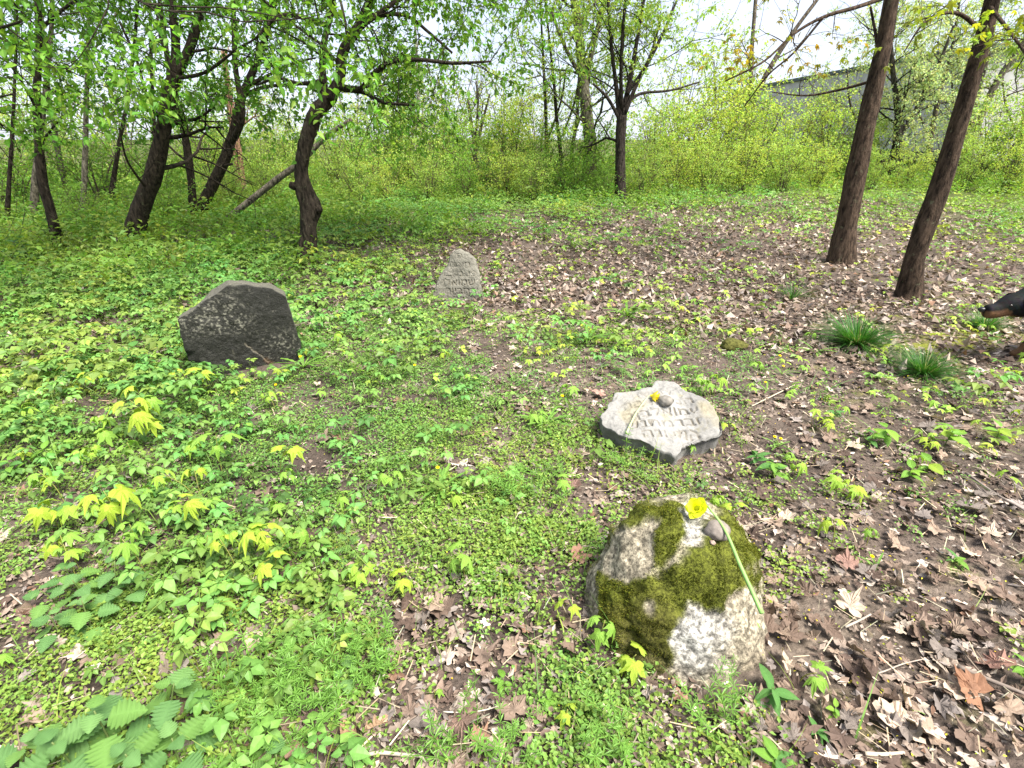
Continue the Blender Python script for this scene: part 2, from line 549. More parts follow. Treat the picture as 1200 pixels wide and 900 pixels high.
MAPLE = [(-90, .10), (-70, .34), (-48, .42), (-25, .66), (-12, .50), (0, .46), (12, .60), (20, .66), (33, 1.0), (42, .72), (52, .66), (62, .44), (70, .62), (77, .80), (81, .82)]
def maple_leaf(size=1.0, droop=0.3, curl=0.0, wob=0.05, rings=2, mid=1.12, blunt=0.0):
    half = MAPLE if not blunt else [(a, r * (1 - blunt) + blunt * (0.62 + 0.12 * math.sin(a * 1.7 + 9 * blunt))) if a > -60 else (a, r) for a, r in MAPLE]
    pts = [(math.radians(a), r) for a, r in half] + [(math.pi / 2, 1.12)] + [(math.pi - math.radians(a), r) for a, r in half[::-1]][:-1]
    n = len(pts)
    V, C = [(0, 0, 0)], [[mid] * 3]
    j = 1 + 0.08 * rng.standard_normal(n)
    for k in range(1, rings + 1):
        for q, (a, r) in enumerate(pts):
            rr = r * j[q]
            rr = (0.42 * (0.5 * rr + 0.32) if k < rings else rr) if rings > 1 else rr
            V.append((rr * math.cos(a), rr * math.sin(a), 0))
            C.append([0.96 if k == rings else 1.05] * 3)
    V = np.array(V)
    F = []
    for q in range(n):
        F.append((0, 1 + q, 1 + (q + 1) % n))
    for k in range(rings - 1):
        A, B = 1 + k * n, 1 + (k + 1) * n
        for q in range(n):
            q2 = (q + 1) % n
            F += [(A + q, B + q, B + q2), (A + q, B + q2, A + q2)]
    r2 = V[:, 0] ** 2 + V[:, 1] ** 2
    V[:, 2] = -droop * r2 + wob * rng.standard_normal(len(V)) * np.sqrt(r2)
    V[:, 1] += 0.12
    if curl:
        a = rng.random() * math.pi
        ca, sa = math.cos(a), math.sin(a)
        u, v = V[:, 0] * ca + V[:, 1] * sa, -V[:, 0] * sa + V[:, 1] * ca
        th = u * curl
        u2, z2 = np.sin(th) / curl, (1 - np.cos(th)) / abs(curl)
        zz = V[:, 2]
        V = np.stack([u2 * ca - v * sa, u2 * sa + v * ca, z2 + zz * 0.6], 1)
    return T(V * size, F, C)

# ================================================================== STONES
def text_mask(lines, w, h, nx=420, ny=300):
    """carved letters as a height mask over a w x h panel"""
    grid = np.zeros((ny, nx))
    cu = bpy.data.curves.new('lettering', 'FONT')
    cu.body = '\n'.join(s[::-1] for s in lines)
    cu.align_x = 'CENTER'
    cu.resolution_u = 3
    cu.space_line = 0.95
    ob = bpy.data.objects.new('lettering', cu)
    COL.objects.link(ob)
    dg = bpy.context.evaluated_depsgraph_get()
    me = ob.evaluated_get(dg).to_mesh()
    me.calc_loop_triangles()
    co = np.array([v.co[:2] for v in me.vertices])
    tr = [tuple(t.vertices) for t in me.loop_triangles]
    bpy.data.objects.remove(ob)
    bpy.data.curves.remove(cu)
    if len(co) == 0: return grid
    lo, hi = co.min(0), co.max(0)
    co = (co - lo) / (hi - lo) * np.array([nx - 1, ny - 1])
    for a, b, c in tr:
        A, B, Cc = co[a], co[b], co[c]
        x0, x1 = int(min(A[0], B[0], Cc[0])), int(max(A[0], B[0], Cc[0])) + 1
        y0, y1 = int(min(A[1], B[1], Cc[1])), int(max(A[1], B[1], Cc[1])) + 1
        gx, gy = np.meshgrid(np.arange(x0, x1 + 1), np.arange(y0, y1 + 1))
        d = (B[1] - Cc[1]) * (A[0] - Cc[0]) + (Cc[0] - B[0]) * (A[1] - Cc[1])
        if abs(d) < 1e-9: continue
        l1 = ((B[1] - Cc[1]) * (gx - Cc[0]) + (Cc[0] - B[0]) * (gy - Cc[1])) / d
        l2 = ((Cc[1] - A[1]) * (gx - Cc[0]) + (A[0] - Cc[0]) * (gy - Cc[1])) / d
        ins = (l1 >= -.02) & (l2 >= -.02) & (l1 + l2 <= 1.02)
        ok = ins & (gx < nx) & (gy < ny) & (gx >= 0) & (gy >= 0)
        grid[gy[ok], gx[ok]] = 1
    k = np.array([1, 2, 1]) / 4.0
    for _ in range(2):
        grid = np.apply_along_axis(lambda r: np.convolve(r, k, 'same'), 0, grid)
        grid = np.apply_along_axis(lambda r: np.convolve(r, k, 'same'), 1, grid)
    return grid

def slab(name, outline, p0, n, thick, mat, colour, bulge=0.02, rough=0.006, NA=300, NR=90, text=None, flare=0.0, edge_r=0.05, edge_rough=0.012, seed=0, col_fn=None, face_fn=None, smooth=1):
    n = Vector(n).normalized()
    u = Vector((1, 0, 0)) - n * n.x
    u.normalize()
    v = n.cross(u)
    pts = [on_plane(px, py, p0, n) for px, py in outline]
    pol = np.array([((p - p0).dot(u), (p - p0).dot(v)) for p in pts])
    c = pol.mean(0)
    nxt = np.roll(pol, -1, 0)
    seg = np.linalg.norm(nxt - pol, axis=1)
    cum = np.concatenate([[0], np.cumsum(seg)])
    s = np.linspace(0, cum[-1], NA, endpoint=False)
    k = np.clip(np.searchsorted(cum, s, side='right') - 1, 0, len(pol) - 1)
    f = ((s - cum[k]) / seg[k])[:, None]
    O = pol[k] * (1 - f) + nxt[k] * f
    for _ in range(smooth): O = (np.roll(O, 1, 0) + 2 * O + np.roll(O, -1, 0)) / 4
    area = 0.5 * np.sum(O[:, 0] * np.roll(O[:, 1], -1) - np.roll(O[:, 0], -1) * O[:, 1])
    if area < 0: O = O[::-1]
    O = O + (O - c) * (edge_rough / 0.3 * fbm(np.stack([O[:, 0] * 14 + seed, O[:, 1] * 14, 0 * O[:, 0]], 1), 3))[:, None]
    # face rings, then side rings going back
    rr = np.linspace(0, 1, NR + 1)[1:]
    rings = []
    for r in rr:
        q = c + (O - c) * r
        hgt_ = bulge * (1 - r ** 3) - edge_r * max(0, (r - 0.9) / 0.1) ** 2.2 * 0.35
        rings.append(np.concatenate([q, np.full((NA, 1), hgt_)], 1))
    NS = 14
    for i in range(1, NS + 1):
        t = i / NS
        sc = 1 + flare * t - 0.06 * t ** 3
        q = c + (O - c) * sc
        rings.append(np.concatenate([q, np.full((NA, 1), -edge_r * 0.35 - thick * t)], 1))
    L = np.concatenate([np.array([[c[0], c[1], bulge]])] + rings + [np.array([[c[0], c[1], -thick]])])
    nr = len(rings)
    j = np.arange(NA); jn = (j + 1) % NA
    F = [np.stack([0 * j, 1 + j, 1 + jn], 1)]
    for i in range(nr - 1):
        A, B = 1 + i * NA, 1 + (i + 1) * NA
        F += [np.stack([A + j, B + j, B + jn], 1), np.stack([A + j, B + jn, A + jn], 1)]
    last = len(L) - 1
    A = 1 + (nr - 1) * NA
    F.append(np.stack([A + j, 0 * j + last, A + jn], 1))
    F = np.concatenate(F)
    P3 = L * 1.0 + seed * 3.1
    L[:, 2] += rough * fbm(P3 * 11, 5, 0.6) + rough * 1.6 * fbm(P3 * 3.5 + 4, 2)
    side = np.zeros(len(L)); side[1 + NR * NA:-1] = 1
    out = np.concatenate([L[:, :2] - c, 0 * L[:, :1]], 1)
    out /= np.linalg.norm(out, axis=1)[:, None] + 1e-6
    L += out * (side * (0.012 * fbm(P3 * 8 + 9, 4) + 0.018 * fbm(P3 * 3 + 2, 2)))[:, None]
    C = np.tile(np.asarray(colour, float), (len(L), 1)) * (1 + 0.22 * fbm(P3 * 5 + 8, 3))[:, None]
    if face_fn is not None: face_fn(L, C, side, c)
    if text is not None:
        g, (tx, ty, tw, th), ang, dep, dirt = text
        ca, sa = math.cos(ang), math.sin(ang)
        dx, dy = L[:, 0] - c[0] - tx, L[:, 1] - c[1] - ty
        a, b = (dx * ca + dy * sa) / tw + 0.5, (-dx * sa + dy * ca) / th + 0.5
        ny, nx = g.shape
        ok = (a > 0) & (a < 1) & (b > 0) & (b < 1) & (side < 0.5)
        val = np.zeros(len(L))
        val[ok] = g[(b[ok] * (ny - 1)).astype(int), (a[ok] * (nx - 1)).astype(int)]
        wear = np.clip(0.5 + 0.75 * fbm(P3 * 9 + 31, 3), 0, 1)
        val *= wear
        L[:, 2] -= dep * val
        C = C * (1 - 0.75 * val[:, None]) + np.asarray(dirt) * 0.75 * val[:, None]
    W = np.array(p0)[None] + L[:, :1] * np.array(u) + L[:, 1:2] * np.array(v) + L[:, 2:] * np.array(n)
    if col_fn is not None: C = col_fn(W, C)
    o = obj(name, mesh_np(name, W, F, C, True), mat)
    return o, W, F

# dark upright gravestone
gp = ground_at(285, 434)
def dark_face(L, C, side, c):
    x, y = L[:, 0] - c[0], L[:, 1] - c[1]
    # a long pale scratch running down to the right with a rusty tail, and flaked lower left corner
    d = np.abs((x - 0.045) * 0.80 + (y - 0.02) * 0.60 + 0.006 * fbm(np.stack([x * 30, y * 30, 0 * x], 1), 3))
    along = (x - 0.045) * 0.60 - (y - 0.02) * 0.80
    k = np.exp(-(d / 0.0045) ** 2) * ((along > -0.02) & (along < 0.19)) * (1 - side)
    C[:] = C * (1 - 0.5 * k[:, None]) + np.array([0.22, 0.19, 0.14]) * 0.5 * k[:, None]
    L[:, 2] -= 0.004 * k
    k2 = np.exp(-(d / 0.014) ** 2) * ((along > 0.15) & (along < 0.42)) * (1 - side) * 0.35
    C[:] = C * (1 - k2[:, None]) + np.array([0.16, 0.085, 0.035]) * k2[:, None]
    d3 = np.abs(x + 0.05)
    k3 = np.exp(-(d3 / 0.006) ** 2) * (y < 0.02) * (y > -0.2) * (1 - side) * 0.2 * np.clip(fbm(np.stack([x * 40, y * 40, 0 * x], 1), 2) + .6, 0, 1)
    C[:] = C * (1 - k3[:, None]) + np.array([0.22, 0.20, 0.15]) * k3[:, None]
    fl = np.clip((-x - 0.24 - 0.25 * (y + 0.08)) * 14, 0, 1) * np.clip((-y + 0.05) * 20, 0, 1) * (1 - side)
    L[:, 2] -= 0.03 * fl + 0.012 * fl * np.sin(y * 60)
    sp = np.clip(fbm(np.stack([x * 85, y * 85, 0 * x], 1), 3) - 0.2, 0, 0.5) * np.clip(fbm(np.stack([x * 4, y * 4, 0 * x + 7], 1), 2) + 0.35, 0, 1)
    C[:] = C + np.array([0.24, 0.23, 0.18]) * sp[:, None] * (1 - side)[:, None]
    top = side * np.clip((y - 0.0) * 8, 0, 1)
    C[:] = C * (1 - top[:, None]) + np.array([0.085, 0.08, 0.064]) * top[:, None]
o, _, _ = slab('gravestone', [(209, 375), (267, 334), (317, 338), (334, 347), (353, 406), (346, 440), (318, 470), (270, 478), (234, 474), (221, 424), (211, 392)],
     gp, (0.42, -0.86, -0.04), 0.24, M_DARKSTONE, (0.016, 0.016, 0.0125), bulge=0.008, edge_r=0.012, edge_rough=0.005, rough=0.006, flare=0.0, face_fn=dark_face, seed=2)
tag(o, 'dark grey upright gravestone with a pale scratch, standing in green herbs', 'gravestone')
for k in range(5):
    q = ground_at(240 + 24 * k, 440 - 2 * k); AVOID.append((q.x - 0.02, q.y + 0.05, 0.17))

# small pointed headstone further back
hp = ground_at(537, 352)
g_head = text_mask(['פנ', 'מצבת', 'פנינהבת', 'רשמואלנפ', 'טרהביוםגש', 'תנצבהלפק'], 1, 1)
o, _, _ = slab('headstone', [(540, 291), (549, 296), (556, 303), (562, 318), (566, 345), (567, 372), (508, 372), (507, 345), (512, 327), (518, 318), (524, 312), (527, 300), (533, 293)],
     hp, (0.05, -0.93, 0.22), 0.14, M_HEADSTONE, (0.155, 0.147, 0.122), bulge=0.012, rough=0.010, text=(g_head, (0.0, -0.04, 0.52, 0.52), 0.0, 0.011, (0.13, 0.112, 0.083)), seed=5, NA=240, NR=80)
tag(o, 'small grey-brown pointed headstone with worn carved lines, half sunk in leaves', 'headstone')
AVOID.append((hp.x, hp.y + 0.08, 0.2))

# white flat stone with carved letters
wp = ground_at(775, 512) + Vector((0, 0, 0.17))
g_white = text_mask(['לחדו', 'הנכבדבר', 'שמואלבןה', 'חברמתנש', 'התחנה'], 1, 1)
def white_face(L, C, side, c):
    x, y = L[:, 0] - c[0], L[:, 1] - c[1]
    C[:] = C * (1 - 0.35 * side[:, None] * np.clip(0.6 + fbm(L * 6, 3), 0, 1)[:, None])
    e = np.clip(fbm(np.stack([x * 6, y * 6, 0 * x + 3], 1), 3) - 0.15, 0, 0.6) * (1 - side)
    C[:] = C * (1 - e[:, None]) + np.array([0.24, 0.21, 0.13]) * e[:, None]
    st = np.clip((x * 0.5 - y - 0.17) * 30, 0, 1) * (1 - side) * (x > 0.05)     # broken step along the right front edge
    L[:, 2] -= 0.03 * st
    rdg = np.exp(-((y - 0.10 + 0.2 * x) / 0.012) ** 2) * (x > 0.0) * (1 - side)
    L[:, 2] += 0.008 * rdg
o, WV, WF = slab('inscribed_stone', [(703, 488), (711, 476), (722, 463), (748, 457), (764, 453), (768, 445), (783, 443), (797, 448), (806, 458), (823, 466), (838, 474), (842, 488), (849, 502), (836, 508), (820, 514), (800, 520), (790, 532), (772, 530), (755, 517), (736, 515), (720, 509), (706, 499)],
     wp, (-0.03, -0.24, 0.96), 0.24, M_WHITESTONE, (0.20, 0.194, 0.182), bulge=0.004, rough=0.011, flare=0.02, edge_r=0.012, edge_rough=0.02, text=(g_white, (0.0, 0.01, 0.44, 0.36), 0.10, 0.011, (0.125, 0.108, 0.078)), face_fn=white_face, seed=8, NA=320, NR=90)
tag(o, 'flat whitish stone slab with carved Hebrew letters lying among the leaves', 'stone')
BVH_WHITE = BVHTree.FromPolygons([tuple(p) for p in WV], [tuple(int(i) for i in f) for f in WF])
AVOID += [(wp.x, wp.y + 0.02, 0.27), (wp.x - 0.16, wp.y + 0.06, 0.15), (wp.x + 0.18, wp.y + 0.04, 0.17), (wp.x + 0.05, wp.y - 0.12, 0.14)]

# mossy boulder
BC = Vector((0.58, 1.385, h1(0.58, 1.385)))
def build_boulder():
    bm = bmesh.new()
    bmesh.ops.create_icosphere(bm, subdivisions=6, radius=1.0)
    D = np.array([v.co[:] for v in bm.verts])
    F = np.array([[v.index for v in f.verts] for f in bm.faces])
    bm.free()
    planes = [((0.06, 0.10, 0.99), 0.36), ((-0.97, 0.0, 0.24), 0.315), ((-0.50, -0.42, 0.76), 0.33), ((-0.42, -0.86, 0.28), 0.305), ((0.38, -0.84, 0.30), 0.300),
              ((0.97, -0.20, 0.10), 0.280), ((0.25, 0.95, 0.20), 0.235), ((-0.6, 0.78, 0.25), 0.27), ((0.55, -0.2, 0.81), 0.335), ((0, 0, -1), 0.2)]
    acc = np.zeros(len(D))
    for n, h in planes:
        n = np.array(n) / np.linalg.norm(n)
        acc += np.maximum(0, D @ n / h) ** 9
    r = acc ** (-1 / 9.0)
    V = D * r[:, None]
    V += D * (0.024 * fbm(V * 5 + 3, 3) + 0.012 * fbm(V * 17 + 1, 4) + 0.004 * fbm(V * 55, 2))[:, None]
    W = V + np.array(BC)
    px, py = project(W[:, 0], W[:, 1], W[:, 2])
    wob = fbm(W * 9, 4)
    px2, py2 = px + 14 * wob, py + 14 * fbm(W * 9 + 40, 4)
    def blob(cx, cy, rx, ry, a=0.0):
        dx, dy = px2 - cx, py2 - cy
        c, s = math.cos(a), math.sin(a)
        return np.clip(1.6 - np.hypot((dx * c + dy * s) / rx, (-dx * s + dy * c) / ry) * 1.25, 0, 1)
    moss = np.maximum.reduce([blob(748, 606, 42, 15, -0.25), blob(772, 597, 36, 10), blob(850, 602, 32, 15, 0.3), blob(785, 625, 16, 46, 0.45), blob(838, 668, 50, 56), blob(790, 690, 40, 30), blob(860, 610, 30, 22, 0.5), blob(880, 640, 14, 34), blob(735, 690, 44, 20, -0.35), blob(756, 735, 44, 70, -0.1), blob(718, 700, 20, 40, -0.4)])
    bare = np.maximum.reduce([blob(808, 615, 11, 26, -0.2), blob(735, 650, 28, 24, -0.5), blob(822, 748, 26, 36), blob(752, 705, 8, 17), blob(862, 718, 14, 18)])
    moss = np.clip((moss - 0.8 * bare - 0.28) * 3.2 + 0.5 * fbm(W * 30, 3), 0, 1)
    back = (D[:, 1] > 0.2) & (D[:, 2] > -0.1)
    moss = np.where(back, np.clip(0.6 + wob, 0, 1), moss)
    brown = blob(755, 745, 45, 60) * 0.55
    base = np.array([0.235, 0.205, 0.15])
    C = np.tile(base, (len(W), 1))
    b = np.clip(blob(815, 745, 40, 50) + blob(808, 612, 16, 28), 0, 1)[:, None]
    C = C * (1 - b) + np.array([0.30, 0.288, 0.262]) * b
    speck = np.tanh(3.0 * (vnoise(W * 75) + 0.6 * vnoise(W * 150) + 0.25 * fbm(W * 20, 2)))[:, None]
    C = C * (1.05 + 0.5 * speck)
    m = moss[:, None]
    gm = np.array([0.078, 0.088, 0.012]) * (1 - brown[:, None]) + np.array([0.075, 0.062, 0.020]) * brown[:, None]
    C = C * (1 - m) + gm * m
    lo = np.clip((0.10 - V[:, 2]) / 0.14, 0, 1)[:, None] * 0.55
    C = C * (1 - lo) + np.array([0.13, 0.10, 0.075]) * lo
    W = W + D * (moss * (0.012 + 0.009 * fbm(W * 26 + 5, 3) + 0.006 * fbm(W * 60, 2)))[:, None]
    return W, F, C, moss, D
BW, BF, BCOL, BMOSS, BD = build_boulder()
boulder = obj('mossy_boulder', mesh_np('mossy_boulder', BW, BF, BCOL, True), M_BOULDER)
tag(boulder, 'moss-covered granite boulder in the foreground with a daffodil and pebbles on top', 'boulder')
BVH_B = BVHTree.FromPolygons([tuple(p) for p in BW], [tuple(int(i) for i in f) for f in BF])
AVOID += [(BC.x, BC.y, 0.27), (BC.x + 0.02, BC.y - 0.12, 0.2), (BC.x - 0.08, BC.y, 0.24)]
def moss_fuzz():
    w = np.clip(BMOSS[BF].mean(1) - 0.08, 0, 1)
    N = 60000
    pick = rng.choice(len(BF), N, p=w / w.sum())
    b = rng.dirichlet((1, 1, 1), N)
    P = (BW[BF[pick]] * b[:, :, None]).sum(1)
    n = (BD[BF[pick]] * b[:, :, None]).sum(1)
    n /= np.linalg.norm(n, axis=1)[:, None]
    d = n + 0.55 * rng.standard_normal((N, 3)); d[:, 2] += 0.25
    d /= np.linalg.norm(d, axis=1)[:, None]
    s = np.cross(d, rng.standard_normal((N, 3))); s /= np.linalg.norm(s, axis=1)[:, None]
    cl = np.clip(0.6 + 0.9 * fbm(P * 24, 3), 0.15, 1.6)
    L = ((0.004 + 0.007 * rng.random(N)) * cl)[:, None]
    wd = (0.0016 + 0.0012 * rng.random(N))[:, None]
    V = np.stack([P - s * wd - n * 0.002, P + s * wd - n * 0.002, P + d * L], 1).reshape(-1, 3)
    F = np.arange(3 * N).reshape(-1, 3)
    col = (BCOL[BF[pick]] * b[:, :, None]).sum(1)
    yel = np.clip(0.5 + fbm(P * 14 + 8, 3), 0, 1)[:, None]
    tin = tints(N, (0.105, 0.115, 0.013), 0.3, 0.15) * (0.35 + 0.45 * yel) + col * 0.55
    o = obj('moss', mesh_np('moss', V, F, np.repeat(tin, 3, 0)), M_MOSS, boulder)
    o['kind'] = 'stuff'
moss_fuzz()

def drop(bvh, px, py):
    loc, nrm, _, _ = bvh.ray_cast(Vector((0, 0, CAM_H)), ray(px, py).normalized())
    return (loc, nrm) if loc is not None else (ground_at(px, py), Vector((0, 0, 1)))

def pebble_mesh(seed, sx, sy, sz, sub=3):
    bm = bmesh.new()
    bmesh.ops.create_icosphere(bm, subdivisions=sub, radius=1.0)
    V = np.array([v.co[:] for v in bm.verts]); F = np.array([[v.index for v in f.verts] for f in bm.faces])
    bm.free()
    V = V * (1 + 0.24 * fbm(V * 1.1 + seed * 5, 3))[:, None] * np.array([sx, sy, sz])
    return mesh_np('pebble', V, F, None, True)
def pebble(px, py, size, label, bvh=None, colr=None, flat=0.7, seed=1):
    if bvh is not None: p, n = drop(bvh, px, py)
    else: p = ground_at(px, py)
    m = M_PEBBLE if colr is None else flat_mat('pebble', colr, 0.8, 0.3, 50, 0.25, 0.4)
    o = obj('pebble', pebble_mesh(seed, size, size * 0.8, size * flat), m, None, p + Vector((0, 0, size * flat * 0.62)), (0, 0, seed * 1.3))
    return tag(o, label, 'pebble')
pebble(839, 627, 0.041, 'rounded grey-brown pebble beside the daffodil flower on the mossy boulder', BVH_B, None, 0.72, 3)
pebble(835, 637, 0.009, 'tiny pebble just below the large pebble on the mossy boulder', BVH_B, (0.3, 0.22, 0.18), 0.7, 4)
pebble(817, 598, 0.010, 'small dark pebble under the daffodil flower on the mossy boulder', BVH_B, (0.2, 0.17, 0.15), 0.7, 6)
pebble(779, 473, 0.043, 'weathered grey pebble on the white inscribed stone beside the pale flower', BVH_WHITE, (0.17, 0.155, 0.135), 0.62, 8)
pebble(848, 800, 0.012, 'small white pebble on bare soil in front of the mossy boulder', None, (0.62, 0.58, 0.52), 0.5, 5)
pebble(846, 829, 0.014, 'small pinkish chip on the soil in front of the mossy boulder', None, (0.42, 0.30, 0.23), 0.4, 7)
pebble(537, 787, 0.011, 'small pale pebble in the chickweed left of the mossy boulder', None, (0.5, 0.46, 0.42), 0.7, 9)
pebble(1066, 715, 0.016, 'pale grey pebble on the trodden leaf path', None, (0.40, 0.37, 0.35), 0.6, 12)
# mossy lump among the leaves
q = ground_at(860, 408)
V = np.array(pebble_mesh(20, 0.11, 0.08, 0.055).vertices[0].co)
o = obj('mossy_stone', pebble_mesh(20, 0.10, 0.08, 0.055), flat_mat('mossy_stone', (0.075, 0.075, 0.02), 0.95, 0.1, 45, 0.6, 0.9, 0.01), None, q + Vector((0, 0, 0.02)))
tag(o, 'small dark moss-capped stone lying in the leaf litter behind the white stone', 'stone')

# ================================================================== DAFFODILS
M_STEM = flat_mat('daffodil_stem', (0.20, 0.36, 0.10), 0.5, 0.3, 8, 0.3, 0.05)
M_STEM2 = flat_mat('daffodil_stem_pale', (0.34, 0.42, 0.20), 0.5, 0.3, 8, 0.3, 0.05)
M_YEL = leaf_mat('yellow_petal', 0.35, 0.5, 0.2)
def daffodil(flower, axis, path, rads, s, label, stem_mat, pcol, tcol):
    root = empty('daffodil', path[0])
    o0 = np.array(path[0])
    P, R = smooth_path([np.array(p) - o0 for p in path], rads, 6)
    obj('stem', mesh_np('stem', *(lambda t: (t.V, t.F))(tube(P, R, 8)), None, True), stem_mat, root)
    q = Vector(axis).normalized().to_track_quat('Z', 'Y')
    base = Vector(flower) - path[0]
    pet = strip_leaf(0.036 * s, 0.034 * s, 6, lambda t: np.sin(np.pi * np.clip(t, 0, 1) ** 0.75) ** 0.55, 0.25, -0.15, 0, 0.03, 1.05, 1.0)
    PETALS = []
    for k in range(6):
        a = k * math.pi / 3 + (0.1 if k % 2 else 0)
        me = mesh_np('petal', pet.V, pet.F, pet.C * np.array(pcol), True)
        rotm = Matrix.Rotation(a, 3, 'Z') @ Matrix.Rotation(0.35 + 0.25 * rng.random(), 3, 'X')
        PETALS.append((me, rotm.to_euler()))
    pr = [(0.004, -0.006), (0.008, 0.004), (0.010, 0.014), (0.012, 0.024), (0.017, 0.031), (0.018, 0.032)]
    V, F, n = [], [], 14
    for r, z in pr:
        for k in range(n):
            a = 2 * math.pi * k / n
            rr = r * s * (1 + (0.12 * math.cos(a * 7) if z > 0.03 else 0))
            V.append((rr * math.cos(a), rr * math.sin(a), z * s))
    for i in range(len(pr) - 1):
        for k in range(n):
            k2 = (k + 1) % n
            F.append((i * n + k, i * n + k2, (i + 1) * n + k2)); F.append((i * n + k, (i + 1) * n + k2, (i + 1) * n + k))
    fl = obj('flower', mesh_np('flower', V, F, np.tile(np.array(tcol), (len(V), 1)), True), M_YEL, root, base, q.to_euler())
    for me, e in PETALS: obj('petal', me, M_YEL, fl, (0, 0, 0), e)
    return tag(root, label, 'daffodil')
fp, _ = drop(BVH_B, 818, 606)
fp = fp + Vector((0.0, 0.0, 0.03))
e1 = at_z(893, 719, 0.315)
mid = (fp + e1) / 2 + Vector((0, 0, 0.03))
neck = fp + Vector((0.02, -0.008, 0.022))
daffodil(fp, (-0.50, -0.30, 0.55), [neck, neck * 0.7 + e1 * 0.3 + Vector((0.004, 0, 0.022)), neck * 0.35 + e1 * 0.65 + Vector((-0.004, 0, 0.020)), e1], [0.0030, 0.0044, 0.0058, 0.0068], 1.3, 'yellow daffodil with long green stem laid across the mossy boulder', M_STEM, (0.74, 0.78, 0.05), (0.76, 0.74, 0.03))
f2, _ = drop(BVH_WHITE, 763, 468)
f2 = f2 + Vector((0, 0, 0.022))
a2, _ = drop(BVH_WHITE, 745, 488)
b2 = at_z(734, 508, f2.z - 0.07)
daffodil(f2, (0.75, -0.3, -0.05), [f2 + Vector((-0.015, 0, 0.0)), a2 + Vector((0, 0, 0.02)), b2 + Vector((0, 0, 0.0))], [0.0032, 0.0042, 0.005], 1.25, 'pale yellow daffodil lying on the white inscribed stone', M_STEM2, (0.76, 0.66, 0.10), (0.78, 0.62, 0.03))

# ================================================================== TREES
LEAF_D = [diamond(1.0, 0.62, 0.35, 0.25), diamond(1.0, 0.5, 0.2, 0.1), diamond(1.0, 0.7, 0.5, 0.4)]
LEAF_S = [strip_leaf(1.0, 0.58, 3, ovate, 0.3, 0.25), strip_leaf(1.0, 0.5, 3, ovate, 0.2, 0.4)]
LEAF_M = [maple_leaf(0.6, 0.4, 0, 0.05, 1), maple_leaf(0.6, 0.7, 0, 0.08, 1)]

